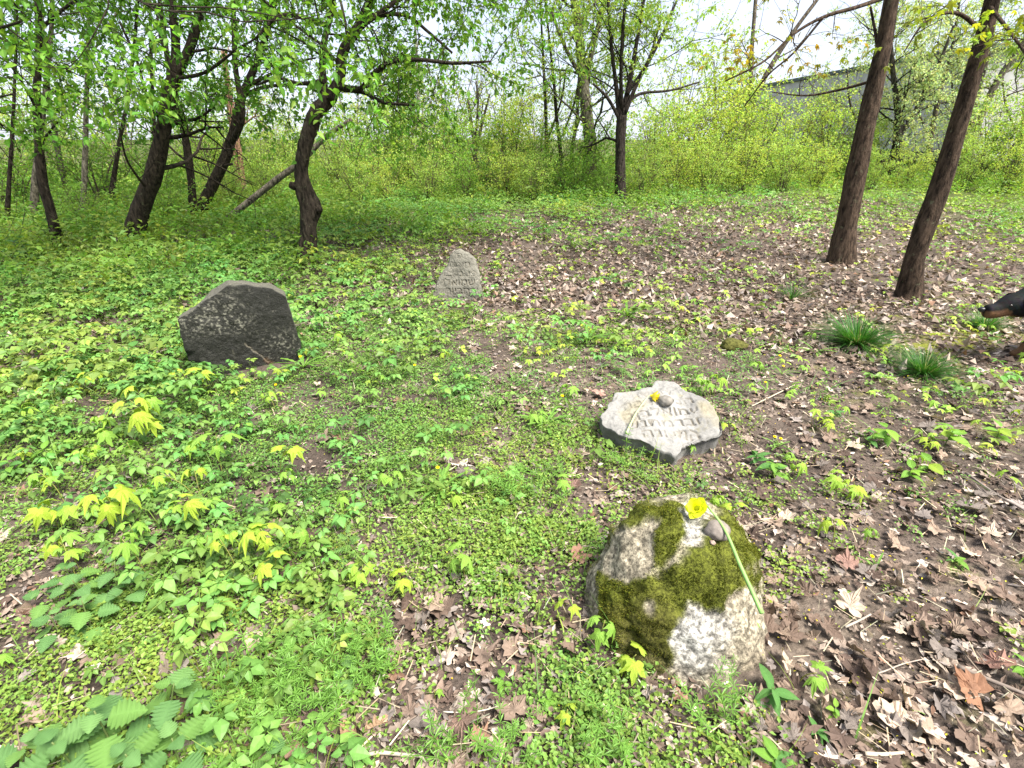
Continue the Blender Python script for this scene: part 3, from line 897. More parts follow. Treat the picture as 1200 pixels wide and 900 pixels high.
class Tree:
    def __init__(s, bark, leaf_size, leaf_col, templates=LEAF_D, min_leaf_z=0.6, per_twig=16, twig_len=0.5, up=0.15, max_y=None):
        s.wood, s.bark = Acc(), np.array(bark)
        s.lp, s.ld, s.ls = [], [], []
        s.leaf_size, s.leaf_col, s.tm = leaf_size, leaf_col, templates
        s.min_z, s.per, s.tl, s.up = min_leaf_z, per_twig, twig_len, up
    def add_tube(s, P, R, sides, rough=0.0):
        t = tube(P, R, sides, rough, sides > 6)
        t.C = np.tile(s.bark, (len(t.V), 1)) * (1 + 0.12 * rng.standard_normal())
        s.wood.t(t)
    def branch(s, p, d, L, r, level, leafy=True):
        n = 6 if level < 2 else 5 if level < 3 else 4
        P, q, dd = [np.array(p, float)], np.array(p, float), np.array(d, float)
        dd /= np.linalg.norm(dd)
        st = L / (n - 1)
        for i in range(n - 1):
            dd = dd + 0.17 * rng.standard_normal(3)
            dd[2] += s.up * 0.35
            dd /= np.linalg.norm(dd)
            q = q + dd * st
            P.append(q.copy())
        P = np.array(P)
        R = np.linspace(r, r * 0.35, n)
        s.add_tube(P, R, {0: 8, 1: 6, 2: 4}.get(level, 3))
        if level < 3:
            kids = {0: 7, 1: 5, 2: 4}[level]
            kids = max(2, int(kids * (0.7 + 0.6 * rng.random())))
            for k in range(kids):
                t = 0.25 + 0.75 * (k + rng.random()) / kids
                i = min(int(t * (n - 1)), n - 2)
                f = t * (n - 1) - i
                a = P[i] * (1 - f) + P[i + 1] * f
                dr = P[i + 1] - P[i]; dr /= np.linalg.norm(dr)
                side = rng.standard_normal(3); side -= dr * side.dot(dr); side /= np.linalg.norm(side)
                nd = dr * 0.65 + side * 0.85
                s.branch(a, nd, L * (0.5 + 0.25 * rng.random()) if level < 2 else s.tl * (0.6 + 0.8 * rng.random()), max(r * 0.45, 0.0025), level + 1, leafy)
        if level >= 2 and leafy:
            m = max(1, int(s.per * (0.6 + 0.8 * rng.random()) * (1 if level == 3 else 0.5)))
            for k in range(m):
                t = 0.2 + 0.8 * rng.random()
                i = min(int(t * (n - 1)), n - 2); f = t * (n - 1) - i
                a = P[i] * (1 - f) + P[i + 1] * f
                if a[2] < s.min_z: continue
                s.lp.append(a); s.ls.append(s.leaf_size * (0.6 + 0.7 * rng.random()))
                s.ld.append(1)
    def limb(s, P, R, sides=12, rough=0.10, spawn=0.0, start=0.3, blen=1.2, level=1, leafy=True, upmix=0.25, k=5):
        P, R = smooth_path(P, R, k)
        s.add_tube(P, R, sides, rough)
        seg = np.linalg.norm(np.diff(P, axis=0), axis=1)
        cum = np.concatenate([[0], np.cumsum(seg)])
        nb = int(spawn * cum[-1] * (1 - start) + rng.random())
        for b in range(nb):
            t = cum[-1] * (start + (1 - start) * (b + rng.random()) / max(nb, 1))
            i = min(int(np.searchsorted(cum, t)) - 1, len(P) - 2); i = max(i, 0)
            f = (t - cum[i]) / seg[i]
            a = P[i] * (1 - f) + P[i + 1] * f
            dr = P[i + 1] - P[i]; dr /= np.linalg.norm(dr)
            side = rng.standard_normal(3); side -= dr * side.dot(dr); side /= np.linalg.norm(side)
            d = dr * 0.45 + side + np.array([0, 0, upmix])
            rr = (R[i] * (1 - f) + R[i + 1] * f)
            s.branch(a, d, blen * (0.6 + 0.8 * rng.random()), min(max(rr * 0.35, 0.006), 0.035), level, leafy)
    def finish(s, name, label, base, bark_mat=None, cat='tree', group=None, leaf_mat=None, extra=None):
        base = Vector(base)
        root = empty(name, base)
        b = np.array(base)
        s.wood.V = [v - b for v in s.wood.V]
        obj('trunk', s.wood.mesh('trunk', True), bark_mat or M_BARK, root)
        if s.lp:
            a = Acc()
            P = np.array(s.lp) - b
            N = len(P)
            yaw = rng.random(N) * 2 * math.pi
            pit = -0.35 + 0.55 * rng.standard_normal(N)
            rol = 0.5 * rng.standard_normal(N)
            R = rots(yaw, pit, rol)
            P = P + 0.03 * rng.standard_normal((N, 3))
            tn = tints(N, s.leaf_col, 0.22, 0.14)
            which = rng.integers(0, len(s.tm), N)
            for k, t in enumerate(s.tm):
                m = which == k
                a.rep(t, P[m], R[m], np.array(s.ls)[m], tn[m])
            c = obj('crown', a.mesh('crown'), leaf_mat or M_LEAF, root)
            c['kind'] = 'stuff'
        return tag(root, label, cat, group)

def px_path(pts, Y0, first=None):
    """pixels with widths -> points on the tree's own distance; dY moves a limb nearer or farther"""
    P, R = [], []
    for (px, py, w, dY) in pts:
        p = at_y(px, py, Y0 + dY)
        dz = depth(p)
        P.append(np.array(p)); R.append(w / 2 * dz / F_PX * dz / math.sqrt(p.x ** 2 + p.y ** 2 + (p.z - CAM_H) ** 2))
    if first is not None: P[0] = np.array(first)
    return P, R
def extend(P, R, length, n=4, up=0.35, end=0.25):
    d = P[-1] - P[-2]; d = d / np.linalg.norm(d)
    r0 = R[-1]
    for i in range(n):
        d = d + np.array([0, 0, up * 0.3]) + 0.14 * rng.standard_normal(3); d /= np.linalg.norm(d)
        P.append(P[-1] + d * length / n); R.append(r0 * (1 - (1 - end) * (i + 1) / n))
    return P, R

DARK = (0.036, 0.028, 0.021)
BROWN = (0.058, 0.040, 0.028)
PALE = (0.15, 0.13, 0.10)
G_SHADE = (0.10, 0.22, 0.026)
G_MID = (0.15, 0.29, 0.04)
G_LIGHT = (0.34, 0.46, 0.10)
G_YEL = (0.41, 0.50, 0.10)

def flare(P, R, base, r):
    """buttress at the foot of a trunk"""
    P = [np.array(base) + np.array([0, 0, -0.12])] + [np.array(base) + (P[1] - np.array(base)) * 0.12] + P[1:]
    R = [r * 1.9, r * 1.15] + R[1:]
    return P, R

# --- right pair of maples
def maple_right(base_px, pts, label, limbs, seed_len):
    pts = [(a, c, w * 0.93, e) for a, c, w, e in pts]
    b = ground_at(*base_px)
    t = Tree(BROWN, 0.075, G_YEL, LEAF_M, 2.1, 5, 0.5)
    P, R = px_path(pts, b.y, b)
    r0 = R[0]
    P, R = flare(P, R, b, r0)
    P, R = extend(P, R, seed_len, 5, 0.5, 0.3)
    t.limb(P, R, 20, 0.07, 1.0, 0.62, 1.9, 0, True, 0.3, 6)
    for (lp, leafy, sp, bl) in limbs:
        Q, S = px_path(lp, b.y)
        t.limb(Q, S, 6, 0.05, sp, 0.3, bl, 2, leafy)
    return t, b
t, b = maple_right((985, 308), [(985, 308, 34, 0), (992, 262, 29, 0), (1001, 215, 30, 0), (1012, 160, 29, 0), (1025, 100, 27, 0), (1037, 45, 26, 0), (1046, -5, 25, 0)], '',
    [([(1043, -5, 7, -.1), (1005, 8, 6, -.3), (965, 20, 5, -.4), (930, 40, 4, -.5), (895, 72, 3, -.6), (850, 95, 2, -.6)], True, 3.2, 0.35),
     ([(965, 20, 4, -.4), (930, 62, 3, -.4), (900, 88, 2.5, -.4), (872, 125, 1.5, -.3)], True, 3.2, 0.3),
     ([(1030, 75, 6, 0), (1026, 40, 5, .1), (1020, 8, 4, .2)], False, 2, 0.4),
     ([(1022, 95, 5, .1), (985, 105, 3.5, .3), (945, 112, 2.5, .4), (905, 108, 1.5, .5)], False, 2, 0.3)], 4.0)
t.leaf_col = (0.34, 0.27, 0.035)
t.finish('maple_tree', 'brown-barked leaning trunk, left one of the two bare trunks on the right', b, cat='tree')
t, b = maple_right((1065, 348), [(1065, 348, 34, 0), (1071, 305, 29, 0), (1085, 262, 31, 0), (1103, 215, 30, 0), (1122, 150, 29, 0), (1138, 95, 28, 0), (1152, 45, 27, 0), (1164, -5, 26, 0)], '',
    [([(1150, 35, 8, 0), (1120, 15, 6, -.1), (1085, 25, 4, -.3), (1060, 60, 2, -.4)], True, 5, 0.4),
     ([(1158, 5, 7, 0), (1200, 60, 4, -.6), (1215, 95, 3, -.9), (1180, 112, 2, -1.0)], True, 5, 0.4),
     ([(1172, -20, 7, 0), (1240, 30, 5, -.6), (1230, 120, 3, -1.1)], True, 5, 0.5)], 4.0)
t.leaf_col = (0.30, 0.36, 0.035)
t.finish('maple_tree', 'bent brown trunk nearest the dog, right one of the two bare trunks', b, cat='tree')

# --- knotted plum-like tree left of centre
b = ground_at(360, 311)
t = Tree(DARK, 0.062, G_MID, LEAF_D, 1.3, 20, 0.55, up=0.0)
P, R = px_path([(360, 311, 27, 0), (361, 275, 22, 0), (364, 246, 24, 0), (357, 222, 21, 0), (353, 196, 18, 0), (360, 160, 18, 0), (371, 133, 19, 0), (386, 113, 21, 0)], b.y, b)
t.limb(P, R, 28, 0.30, 0.0, k=9)
for pts, sp, bl in [
    ([(386, 116, 20, 0), (398, 92, 14, 0), (402, 62, 14, 0), (418, 35, 14, 0), (430, 10, 13, 0), (445, -20, 12, 0)], 2.2, 1.0),
    ([(381, 118, 14, 0), (378, 85, 10, .1), (380, 50, 9, .1), (388, 15, 9, .2), (392, -20, 8, .2)], 2.4, 0.9),
    ([(398, 102, 10, 0), (422, 104, 7, -.2), (432, 92, 7, -.3), (455, 74, 6.5, -.4), (490, 70, 5.5, -.5), (530, 74, 4.5, -.6), (575, 72, 2.5, -.7)], 3.6, 0.6),
    ([(398, 104, 9, 0), (425, 108, 6, -.1), (450, 120, 5, -.3), (485, 123, 3, -.5)], 3.2, 0.6),
    ([(418, 36, 9, 0), (440, 20, 7, .2), (475, 18, 5, .4), (505, 40, 4, .5), (530, 62, 3, .6)], 3.4, 0.7),
    ([(425, 28, 8, .1), (455, 8, 6, .3), (500, -20, 5, .5)], 3.0, 0.9),
    ([(378, 95, 7, 0), (352, 98, 5, .2), (325, 92, 4, .4), (300, 100, 2.5, .5)], 2.4, 0.6),
    ([(384, 30, 8, 0), (345, 18, 7, -.2), (322, 22, 6, -.3), (300, 45, 4, -.4)], 2.8, 0.8)]:
    Q, S = px_path(pts, b.y)
    if pts[-1][1] < 0: Q, S = extend(Q, S, 2.2, 4, 0.4)
    t.limb(Q, S, 9, 0.12, sp * 2.1, 0.10, bl * 1.35, 2 if bl < 0.65 else 1)
Q, S = px_path([(356, 214, 12, 0), (346, 218, 11, -.05), (339, 216, 8, -.08)], b.y)
t.limb(Q, S, 10, 0.2)                                      # broken stub
Q, S = px_path([(366, 250, 16, 0), (372, 245, 13, -.02), (376, 247, 8, -.04)], b.y)
t.limb(Q, S, 10, 0.2)
t.finish('gnarled_tree', 'dark knotted tree with a spreading leafy branch, right of the dark gravestone', b)

# --- leaning dead pole behind it
b = ground_at(300, 243)
P, R = px_path([(296, 233, 8.5, 0), (325, 210, 8.5, 0), (352, 190, 8, 0), (382, 160, 6.5, 0), (412, 140, 5, 0)], b.y * 0.80)
t = Tree(PALE, 0.05, G_SHADE)
_d = P[0] - P[1]
_k = (P[0][2] - h1(P[0][0], P[0][1])) / max(-_d[2], 0.05)
P = [P[0] + _d * min(_k, 1.6)] + P
R = [R[0]] + R
t.limb(P, R, 10, 0.06)
t.finish('fallen_pole', 'grey bare dead trunk leaning low behind the gnarled tree', (P[0][0], P[0][1], P[0][2]), cat='dead trunk')

# --- left wood
def simple_tree(name, label, base_px, limbs, bark, leaf_col, spawn=2.0, blen=1.1, leaf=0.06, per=12, minz=1.0, ext=2.5, tl=0.45, start=0.45, Yoff=0, cat='tree', lvl=1, tm=LEAF_D, bark_mat=None):
    b = ground_at(*base_px)
    t = Tree(bark, leaf, leaf_col, tm, minz, per, tl, up=0.08)
    for i, pts in enumerate(limbs):
        Q, S = px_path(pts, b.y + Yoff, b if i == 0 else None)
        if i == 0: Q, S = flare(Q, S, b, S[0])
        if pts[-1][1] <= 0: Q, S = extend(Q, S, ext, 4, 0.3)
        t.limb(Q, S, 14 if i == 0 else 9, 0.10, spawn, start if i == 0 else 0.1, blen, lvl)
    return t.finish(name, label, b, cat=cat, bark_mat=bark_mat)

simple_tree('leaning_tree', 'thick dark trunk forking high, between the pale stem and the paired trunks', (153, 288),
    [[(153, 288, 27, 0), (165, 245, 25, 0), (180, 205, 24, 0), (190, 160, 21, 0), (199, 110, 20, 0), (206, 85, 19, 0)],
     [(205, 90, 14, 0), (206, 55, 13, 0), (203, 20, 12, 0), (198, -15, 11, 0)],
     [(206, 88, 15, 0), (221, 60, 14, 0), (232, 25, 14, 0), (243, -15, 13, 0)],
     [(206, 92, 6, 0), (240, 85, 5, -.3), (275, 60, 4, -.5), (300, 45, 2.5, -.6)],
     [(192, 150, 5, 0), (172, 110, 4, -.4), (160, 70, 4, -.5), (140, 25, 3.5, -.6)],
     [(175, 225, 4, 0), (150, 190, 3, -.5), (140, 150, 2, -.8)]],
    DARK, G_SHADE, 2.6, 1.1, 0.062, 14, 1.7, 2.0)
simple_tree('dark_tree', 'dark slender trunk bending left near the left edge', (70, 292),
    [[(70, 292, 15, 0), (60, 250, 15, 0), (50, 215, 15, 0), (46, 170, 13, 0), (43, 110, 11, 0), (46, 50, 10, 0), (44, -10, 9, 0)],
     [(33, 50, 6, -.4), (52, 30, 6, -.6), (78, 8, 5, -.8), (100, -8, 5, -.9)],
     [(44, 130, 5, 0), (25, 95, 4, -.4), (0, 60, 3, -.7)],
     [(46, 170, 4, 0), (70, 140, 3, -.4), (95, 120, 2, -.6)]],
    DARK, G_SHADE, 2.8, 1.1, 0.062, 16, 1.4, 2.2)
simple_tree('pale_sapling', 'thin pale upright trunk between the dark slender and thick trunks', (95, 258),
    [[(95, 258, 9, 0), (98, 225, 8, 0), (100, 180, 8, 0), (101, 130, 7, 0), (103, 60, 6, 0), (104, -10, 5, 0)], [(103, 70, 4, 0), (125, 35, 3, 0), (150, -10, 3, 0)]],
    PALE, G_MID, 2.4, 1.0, 0.06, 14, 0.8, 2.0)
simple_tree('paired_tree', 'two dark trunks joined at the foot, right stem leaning right', (230, 256),
    [[(230, 256, 17, 0), (245, 225, 15, 0), (262, 190, 15, 0), (275, 150, 13, 0), (283, 115, 12, 0), (300, 75, 10, 0), (312, 40, 9, 0), (325, -10, 8, 0)],
     [(226, 250, 11, 0), (224, 210, 11, 0), (217, 160, 10, 0), (208, 120, 9, 0), (198, 80, 8, 0), (190, 20, 7, 0), (186, -10, 6, 0)],
     [(264, 172, 9, 0), (277, 158, 9, -.1), (284, 130, 9, -.2), (276, 80, 8, -.2), (274, 20, 7, -.2), (272, -10, 7, -.2)],
     [(285, 112, 6, 0), (310, 102, 5, .2), (345, 99, 4.5, .3), (375, 95, 3, .4)],
     [(287, 105, 5, 0), (320, 85, 4, -.3), (352, 72, 3, -.5), (370, 68, 2, -.6)],
     [(260, 195, 4, 0), (272, 192, 3.5, -.2)]],
    DARK, G_MID, 2.3, 1.0, 0.062, 13, 1.0, 2.0)
simple_tree('reddish_snag', 'reddish-brown pale trunk behind the paired dark trunks', (284, 232),
    [[(284, 232, 13, 0), (279, 190, 13, 0), (274, 150, 11, 0), (268, 110, 9, 0), (262, 60, 7, 0)]], (0.20, 0.115, 0.075), G_LIGHT, 1.2, 0.9, 0.06, 12, 1.4, 1.5)
simple_tree('grey_tree', 'pale grey trunk partly hidden behind the dark slender tree', (40, 262),
    [[(40, 262, 12, 0), (41, 220, 11, 0), (44, 180, 9, 0), (52, 120, 8, 0), (60, 40, 7, 0), (62, -10, 6, 0)]], PALE, G_MID, 2.2, 1.1, 0.065, 15, 0.9, 2.0)
simple_tree('grey_tree', 'pale crooked trunk between the dark slender tree and the thin sapling', (84, 240),
    [[(84, 240, 8, 0), (76, 212, 9, 0), (70, 190, 9, 0), (66, 160, 8, 0), (58, 120, 7, 0), (50, 40, 6, 0), (48, -10, 5, 0)], [(70, 185, 5, 0), (62, 165, 4, 0), (55, 150, 3, 0)]], PALE, G_MID, 2.0, 1.1, 0.065, 15, 0.9, 2.0)
simple_tree('overhanging_tree', 'leafy tree standing just off the left edge, branches hanging in', (-95, 330),
    [[(-95, 330, 26, 0), (-98, 250, 24, 0), (-95, 160, 22, 0), (-85, 60, 19, 0), (-70, -60, 16, 0)],
     [(-92, 120, 10, 0), (-50, 70, 8, -.8), (-15, 40, 6, -1.4), (25, 25, 4, -1.8)],
     [(-96, 190, 8, 0), (-55, 140, 6, -.5), (-20, 120, 4, -1.0), (15, 110, 2.5, -1.3)],
     [(-80, 30, 10, 0), (-30, -20, 8, -.8), (40, -40, 6, -1.4), (100, -30, 4, -1.7)]],
    DARK, G_MID, 2.3, 0.9, 0.07, 13, 1.5, 1.5, tm=LEAF_S)
for (px, py, dx, lab) in [(8, 268, 12, 'slim tree at the far left edge, behind the dark slender trunk'), (128, 246, 35, 'thin leaning stem behind, just left of the thick dark trunk'),
                          (185, 240, -10, 'thin shaded stem right behind the thick dark trunk'), (-60, 262, 20, 'slim leafy tree beyond the left edge')]:
    simple_tree('young_tree', lab, (px, py), [[(px, py, 7, 0), (px + dx * .3, py - 70, 6, 0), (px + dx * .7, py - 150, 5, 0), (px + dx, py - 260, 4, 0), (px + dx, min(-10, py - 290), 3, 0)]], DARK, G_MID, 3.0, 1.1, 0.07, 15, 0.5, 1.8)

# --- middle distance
simple_tree('vase_tree', 'dark slender tree in the centre with fan of upright branches', (727, 238),
    [[(727, 238, 13, 0), (727, 200, 13, 0), (727, 165, 13, 0), (729, 135, 14, 0)],
     [(727, 140, 8, 0), (722, 100, 6, 0), (716, 50, 5, 0), (712, -10, 4, 0)],
     [(729, 138, 9, 0), (737, 100, 7, .1), (746, 50, 5.5, .2), (756, -10, 4.5, .3)],
     [(731, 135, 7, 0), (748, 95, 5, 0), (772, 50, 4, 0), (795, -5, 3, 0)],
     [(726, 140, 5, 0), (712, 115, 4, -.2), (695, 98, 3, -.4)],
     [(731, 125, 5, 0), (750, 110, 4, .2), (785, 106, 3, .3), (820, 96, 2, .4)],
     [(728, 130, 6, 0), (728, 70, 5, -.3), (734, -10, 4, -.4)],
     [(735, 110, 5, 0), (760, 70, 4, .4), (775, 20, 3, .5)]],
    (0.04, 0.032, 0.027), G_LIGHT, 2.8, 1.3, 0.07, 14, 1.2, 2.0, start=0.7)
simple_tree('ivy_tree', 'tall grey tree behind the thin stems, left of the centre tree', (689, 222),
    [[(689, 222, 17, 0), (692, 170, 16, 0), (686, 120, 15, 0), (681, 70, 13, 0), (676, 20, 12, 0), (670, -20, 10, 0)],
     [(685, 105, 7, 0), (694, 60, 6, 0), (705, 10, 5, 0)], [(684, 95, 6, 0), (662, 55, 5, 0), (645, 10, 4, 0)], [(683, 85, 5, 0), (700, 40, 4, .4), (712, -10, 3, .6)]],
    (0.11, 0.098, 0.072), G_LIGHT, 2.2, 1.6, 0.075, 12, 0.6, 3.0, start=0.1)
for (px, dx, lab) in [(643, -8, 'thin dark stem, leftmost of the stems left of the centre tree'), (659, -16, 'thin dark stem, second of the stems left of the centre tree'), (672, 10, 'short dark crooked stem beside the tall grey tree')]:
    simple_tree('slender_tree', lab, (px, 218), [[(px, 218, 5, 0), (px - 2, 180, 5, 0), (px + dx * .4, 140, 4.5, 0), (px + dx * .6, 100, 4, 0), (px + dx, 40, 3, 0), (px + dx * 1.3, -10, 2.5, 0)], [(px, 160, 3, 0), (px + 14, 120, 2.5, 0), (px + 20, 85, 2, 0)]], DARK, G_LIGHT, 2.2, 0.9, 0.065, 11, 0.8, 1.5)
simple_tree('birch_tree', 'pale birch-like trunk in the distance under the spreading branch', (488, 218),
    [[(488, 218, 6, 0), (487, 185, 6, 0), (485, 160, 5, 0), (490, 130, 4.5, 0), (489, 80, 4, 0), (486, 20, 3, 0), (485, -10, 3, 0)], [(487, 180, 3.5, 0), (494, 150, 3, 0), (497, 110, 2.5, 0)]], (0.34, 0.32, 0.27), G_LIGHT, 1.3, 1.6, 0.08, 8, 1.5, 2.0)
simple_tree('bare_shrub_tree', 'small bare-branched tree in the distance, centre of the gap', (558, 212),
    [[(558, 212, 7, 0), (557, 175, 6, 0), (553, 150, 5, 0), (548, 115, 3, 0)], [(558, 172, 5, 0), (566, 140, 4, 0), (574, 110, 2, 0)], [(557, 165, 4, 0), (560, 125, 3, 0), (558, 95, 2, 0)]], (0.12, 0.10, 0.08), G_LIGHT, 2.2, 1.5, 0.06, 2, 1.5, 2.0)
simple_tree('thin_tree', 'thin grey trunk in front of the building with a leaning partner', (866, 205),
    [[(866, 205, 9, 0), (872, 155, 8, 0), (879, 110, 6, 0), (881, 60, 6, 0), (886, -10, 5, 0)], [(872, 160, 9, 0), (884, 118, 8, 0), (905, 75, 7, 0), (935, 30, 6, 0), (965, -10, 5, 0)],
     [(868, 150, 3, 0), (855, 110, 2.5, 0), (862, 80, 2, 0)]], (0.11, 0.09, 0.07), G_YEL, 1.1, 1.3, 0.06, 5, 1.6, 2.0)
simple_tree('blossom_tree', 'dark forked tree with pale green blossom between the two brown trunks', (1046, 214),
    [[(1046, 214, 13, 0), (1049, 185, 13, 0), (1052, 160, 12, 0), (1052, 130, 9, 0), (1046, 80, 7, 0), (1042, 20, 5, 0)], [(1052, 160, 9, 0), (1068, 140, 8, 0), (1080, 115, 7, 0), (1098, 80, 5, 0), (1118, 30, 4, 0)],
     [(1046, 205, 6, 0), (1036, 192, 5, -.2), (1030, 175, 4, -.3)], [(1072, 132, 5, 0), (1095, 122, 4, 0), (1120, 120, 2, 0)]],
    (0.045, 0.04, 0.032), (0.44, 0.50, 0.28), 4.6, 1.0, 0.07, 18, 1.0, 1.2, start=0.3)
simple_tree('grey_tree', 'grey leaning trunk close behind the right bent trunk', (1126, 205),
    [[(1126, 205, 13, 0), (1136, 170, 12, 0), (1152, 130, 11, 0), (1172, 90, 10, 0), (1200, 50, 9, 0), (1225, 10, 8, 0)]], PALE, G_YEL, 1.4, 1.2, 0.06, 8, 1.4, 1.5)
for px, lab in [(1130, 'slim leafy tree before the building, behind the bent trunk'), (1085, 'grey slim trunk before the building, right of the blossom tree'), (1008, 'grey slim trunk glimpsed just right of the left brown trunk'), (1190, 'dark leafy tree at the right edge behind the grey leaning trunk')]:
    simple_tree('slim_tree', lab, (px, 205), [[(px, 205, 9, 0), (px + 6, 160, 8, 0), (px + 16, 110, 7, 0), (px + 32, 50, 5, 0), (px + 40, -10, 4, 0)], [(px + 5, 165, 4, 0), (px - 12, 120, 3, 0), (px - 15, 80, 2, 0)]], (0.10, 0.085, 0.065), (0.40, 0.47, 0.22) if px < 1150 else G_LIGHT, 3.6, 1.2, 0.075, 16, 0.6, 1.5)

# --- thicket: shrubs behind the clearing (a few grown shapes, each shrub its own object)
def shrub_proto(seed, colr, n_stem, height, spread, per, leaf):
    t = Tree((0.09, 0.07, 0.05), leaf, colr, LEAF_D, 0.10, per, 0.35, up=0.12)
    for k in range(n_stem):
        a = rng.random() * 2 * math.pi
        r = spread * (0.3 + 0.7 * rng.random())
        hh = height * (0.65 + 0.35 * rng.random())
        P = [np.array([0.12 * math.cos(a), 0.12 * math.sin(a), -0.05]), np.array([r * .35 * math.cos(a), r * .35 * math.sin(a), hh * .45]), np.array([r * math.cos(a), r * math.sin(a), hh])]
        t.limb(P, [0.016, 0.012, 0.005], 5, 0.05, 3.8, 0.02, 0.75, 2, True, 0.05, 4)
    return t
PROTO = []
for i, (c, ns, hh, sp, per, lf) in enumerate([(G_LIGHT, 13, 2.0, 1.1, 13, 0.065), ((0.21, 0.36, 0.055), 11, 1.6, 1.2, 14, 0.065), (G_YEL, 10, 2.1, 1.2, 12, 0.065), ((0.38, 0.47, 0.13), 8, 2.4, 1.0, 8, 0.055)]):
    t = shrub_proto(i, c, ns, hh, sp, per, lf)
    a = Acc()
    P = np.array(t.lp); N = len(P)
    R = rots(rng.random(N) * 6.28, -0.3 + 0.5 * rng.standard_normal(N), 0.5 * rng.standard_normal(N))
    tn = tints(N, c, 0.22, 0.14)
    w = rng.integers(0, 3, N)
    for k in range(3): a.rep(LEAF_D[k], P[w == k] + 0.05 * rng.standard_normal(((w == k).sum(), 3)), R[w == k], np.array(t.ls)[w == k], tn[w == k])
    mw, mc = t.wood.mesh('stems', True), a.mesh('foliage')
    mw.materials.append(M_TWIG); mc.materials.append(M_LEAF)
    PROTO.append((mw, mc))
def shrub(px, py, kind, sc, label, group):
    b = ground_at(px, py)
    root = empty('shrub', b)
    root.rotation_euler = (0, 0, rng.random() * 6.28)
    root.scale = (sc * (0.9 + .2 * rng.random()),) * 2 + (sc,)
    obj('stems', PROTO[kind][0], None, root)
    c = obj('foliage', PROTO[kind][1], None, root); c['kind'] = 'stuff'
    tag(root, label, 'shrub', group)
SH = [  # px, py, kind, scale
    (-60, 250, 1, 1.0), (20, 245, 1, 1.0), (120, 240, 1, 0.9), (190, 232, 1, 0.8), (255, 232, 0, 0.8), (310, 226, 0, 0.75), (345, 222, 0, 0.8), (395, 226, 0, 0.8), (440, 228, 1, 0.95), (478, 224, 0, 1.0), (520, 226, 0, 0.9), (565, 224, 1, 1.0), (600, 222, 2, 0.95),
    (640, 222, 1, 0.9), (700, 226, 1, 0.9), (765, 222, 0, 1.0), (800, 218, 2, 1.1), (840, 216, 2, 1.1), (880, 214, 0, 1.1), (925, 212, 2, 1.05), (965, 212, 0, 1.0), (1005, 212, 0, 0.8), (1100, 212, 3, 0.8), (1150, 212, 0, 1.1), (1185, 214, 1, 1.0), (1230, 218, 0, 1.2), (1290, 222, 1, 1.2)]
where = ['beyond the left edge', 'at the far left under the trees', 'behind the pale sapling', 'behind the thick dark trunk', 'behind the paired trunks', 'behind the leaning dead pole', 'left of the gnarled tree', 'just right of the gnarled tree', 'under the spreading branch', 'round the pale birch trunk', 'left of the bare-branched tree', 'under the bare-branched tree', 'right of the bare-branched tree',
         'at the foot of the thin stems', 'at the foot of the tall grey tree', 'just right of the centre tree', 'second to the right of the centre tree', 'left of the thin grey trunk', 'round the thin grey trunk', 'before the left end of the building', 'left of the left brown trunk', 'behind the left brown trunk', 'between the two brown trunks', 'behind the right brown trunk', 'at the right edge behind the dog', 'just past the right edge', 'well past the right edge']
KW = ['bright green', 'mid green', 'yellow-green', 'pale open']
for (px, py, k, sc), w in zip(SH, where):
    shrub(px, py, k, sc, f'{KW[k]} leafy shrub {w}', 'shrubs edging the clearing')
young = [(-20, 262, 1, .5, 'beside the dark slender trunk'), (105, 268, 1, .42, 'in front of the pale sapling'), (195, 262, 1, .42, 'right of the thick dark trunk foot'), (275, 250, 0, .42, 'right of the paired trunks foot'), (322, 246, 0, .4, 'below the leaning dead pole'), (420, 244, 0, .48, 'right of the gnarled trunk'), (455, 240, 2, .5, 'in the herbs below the birch'),
         (505, 240, 0, .55, 'below the spreading branch tip'), (545, 236, 1, .6, 'left in the middle gap'), (590, 236, 2, .55, 'in the middle gap'), (625, 238, 0, .5, 'left of the thin stems foot'), (665, 234, 1, .6, 'among the thin stems'), (705, 236, 1, .45, 'left of the centre tree foot'), (752, 234, 0, .55, 'right of the centre tree foot'), (790, 230, 2, .6, 'before the yellow-green shrubs'),
         (825, 228, 0, .65, 'before the thin grey trunk on its left'), (870, 226, 2, .6, 'before the thin grey trunk'), (915, 224, 0, .6, 'on the rise before the building'), (955, 222, 2, .55, 'left of the left brown trunk'), (1020, 222, 0, .5, 'between the brown trunks, left'), (1062, 220, 2, .5, 'between the brown trunks, right'), (1130, 222, 0, .6, 'right of the bent brown trunk'), (1175, 226, 2, .6, 'behind the dog')]
for px, py, k, sc, w in young:
    shrub(px, py, k, sc, f'low {KW[k]} bush {w}', 'low bushes at the edge of the clearing')
# second row, farther and taller, thin enough to let the sky through
far = []
for i, px in enumerate([-40, 60, 150, 250, 330, 420, 470, 530, 590, 630, 790, 835, 960]):
    k = [1, 0, 3, 1, 3, 3, 0, 3, 2, 3, 3, 2, 3][i]
    far.append((px, 203 + 2 * (i % 3), k, 1.35 + 0.12 * (i % 4)))
far_where = ['far beyond the left edge', 'far behind the dark slender trunk', 'far behind the thick dark trunk', 'far behind the paired trunks', 'far off left of the gnarled tree', 'far off right of the gnarled tree', 'far off beside the birch trunk', 'far off left of the bare-branched tree', 'far off right of the bare-branched tree', 'far off left of the thin stems', 'far off right of the centre tree', 'far off left of the thin grey trunk', 'before the building wall']
for i, (px, py, k, sc) in enumerate(far):
    shrub(px, py, k, sc, f'distant {KW[k]} bush {far_where[i]}', 'distant bushes of the back row')

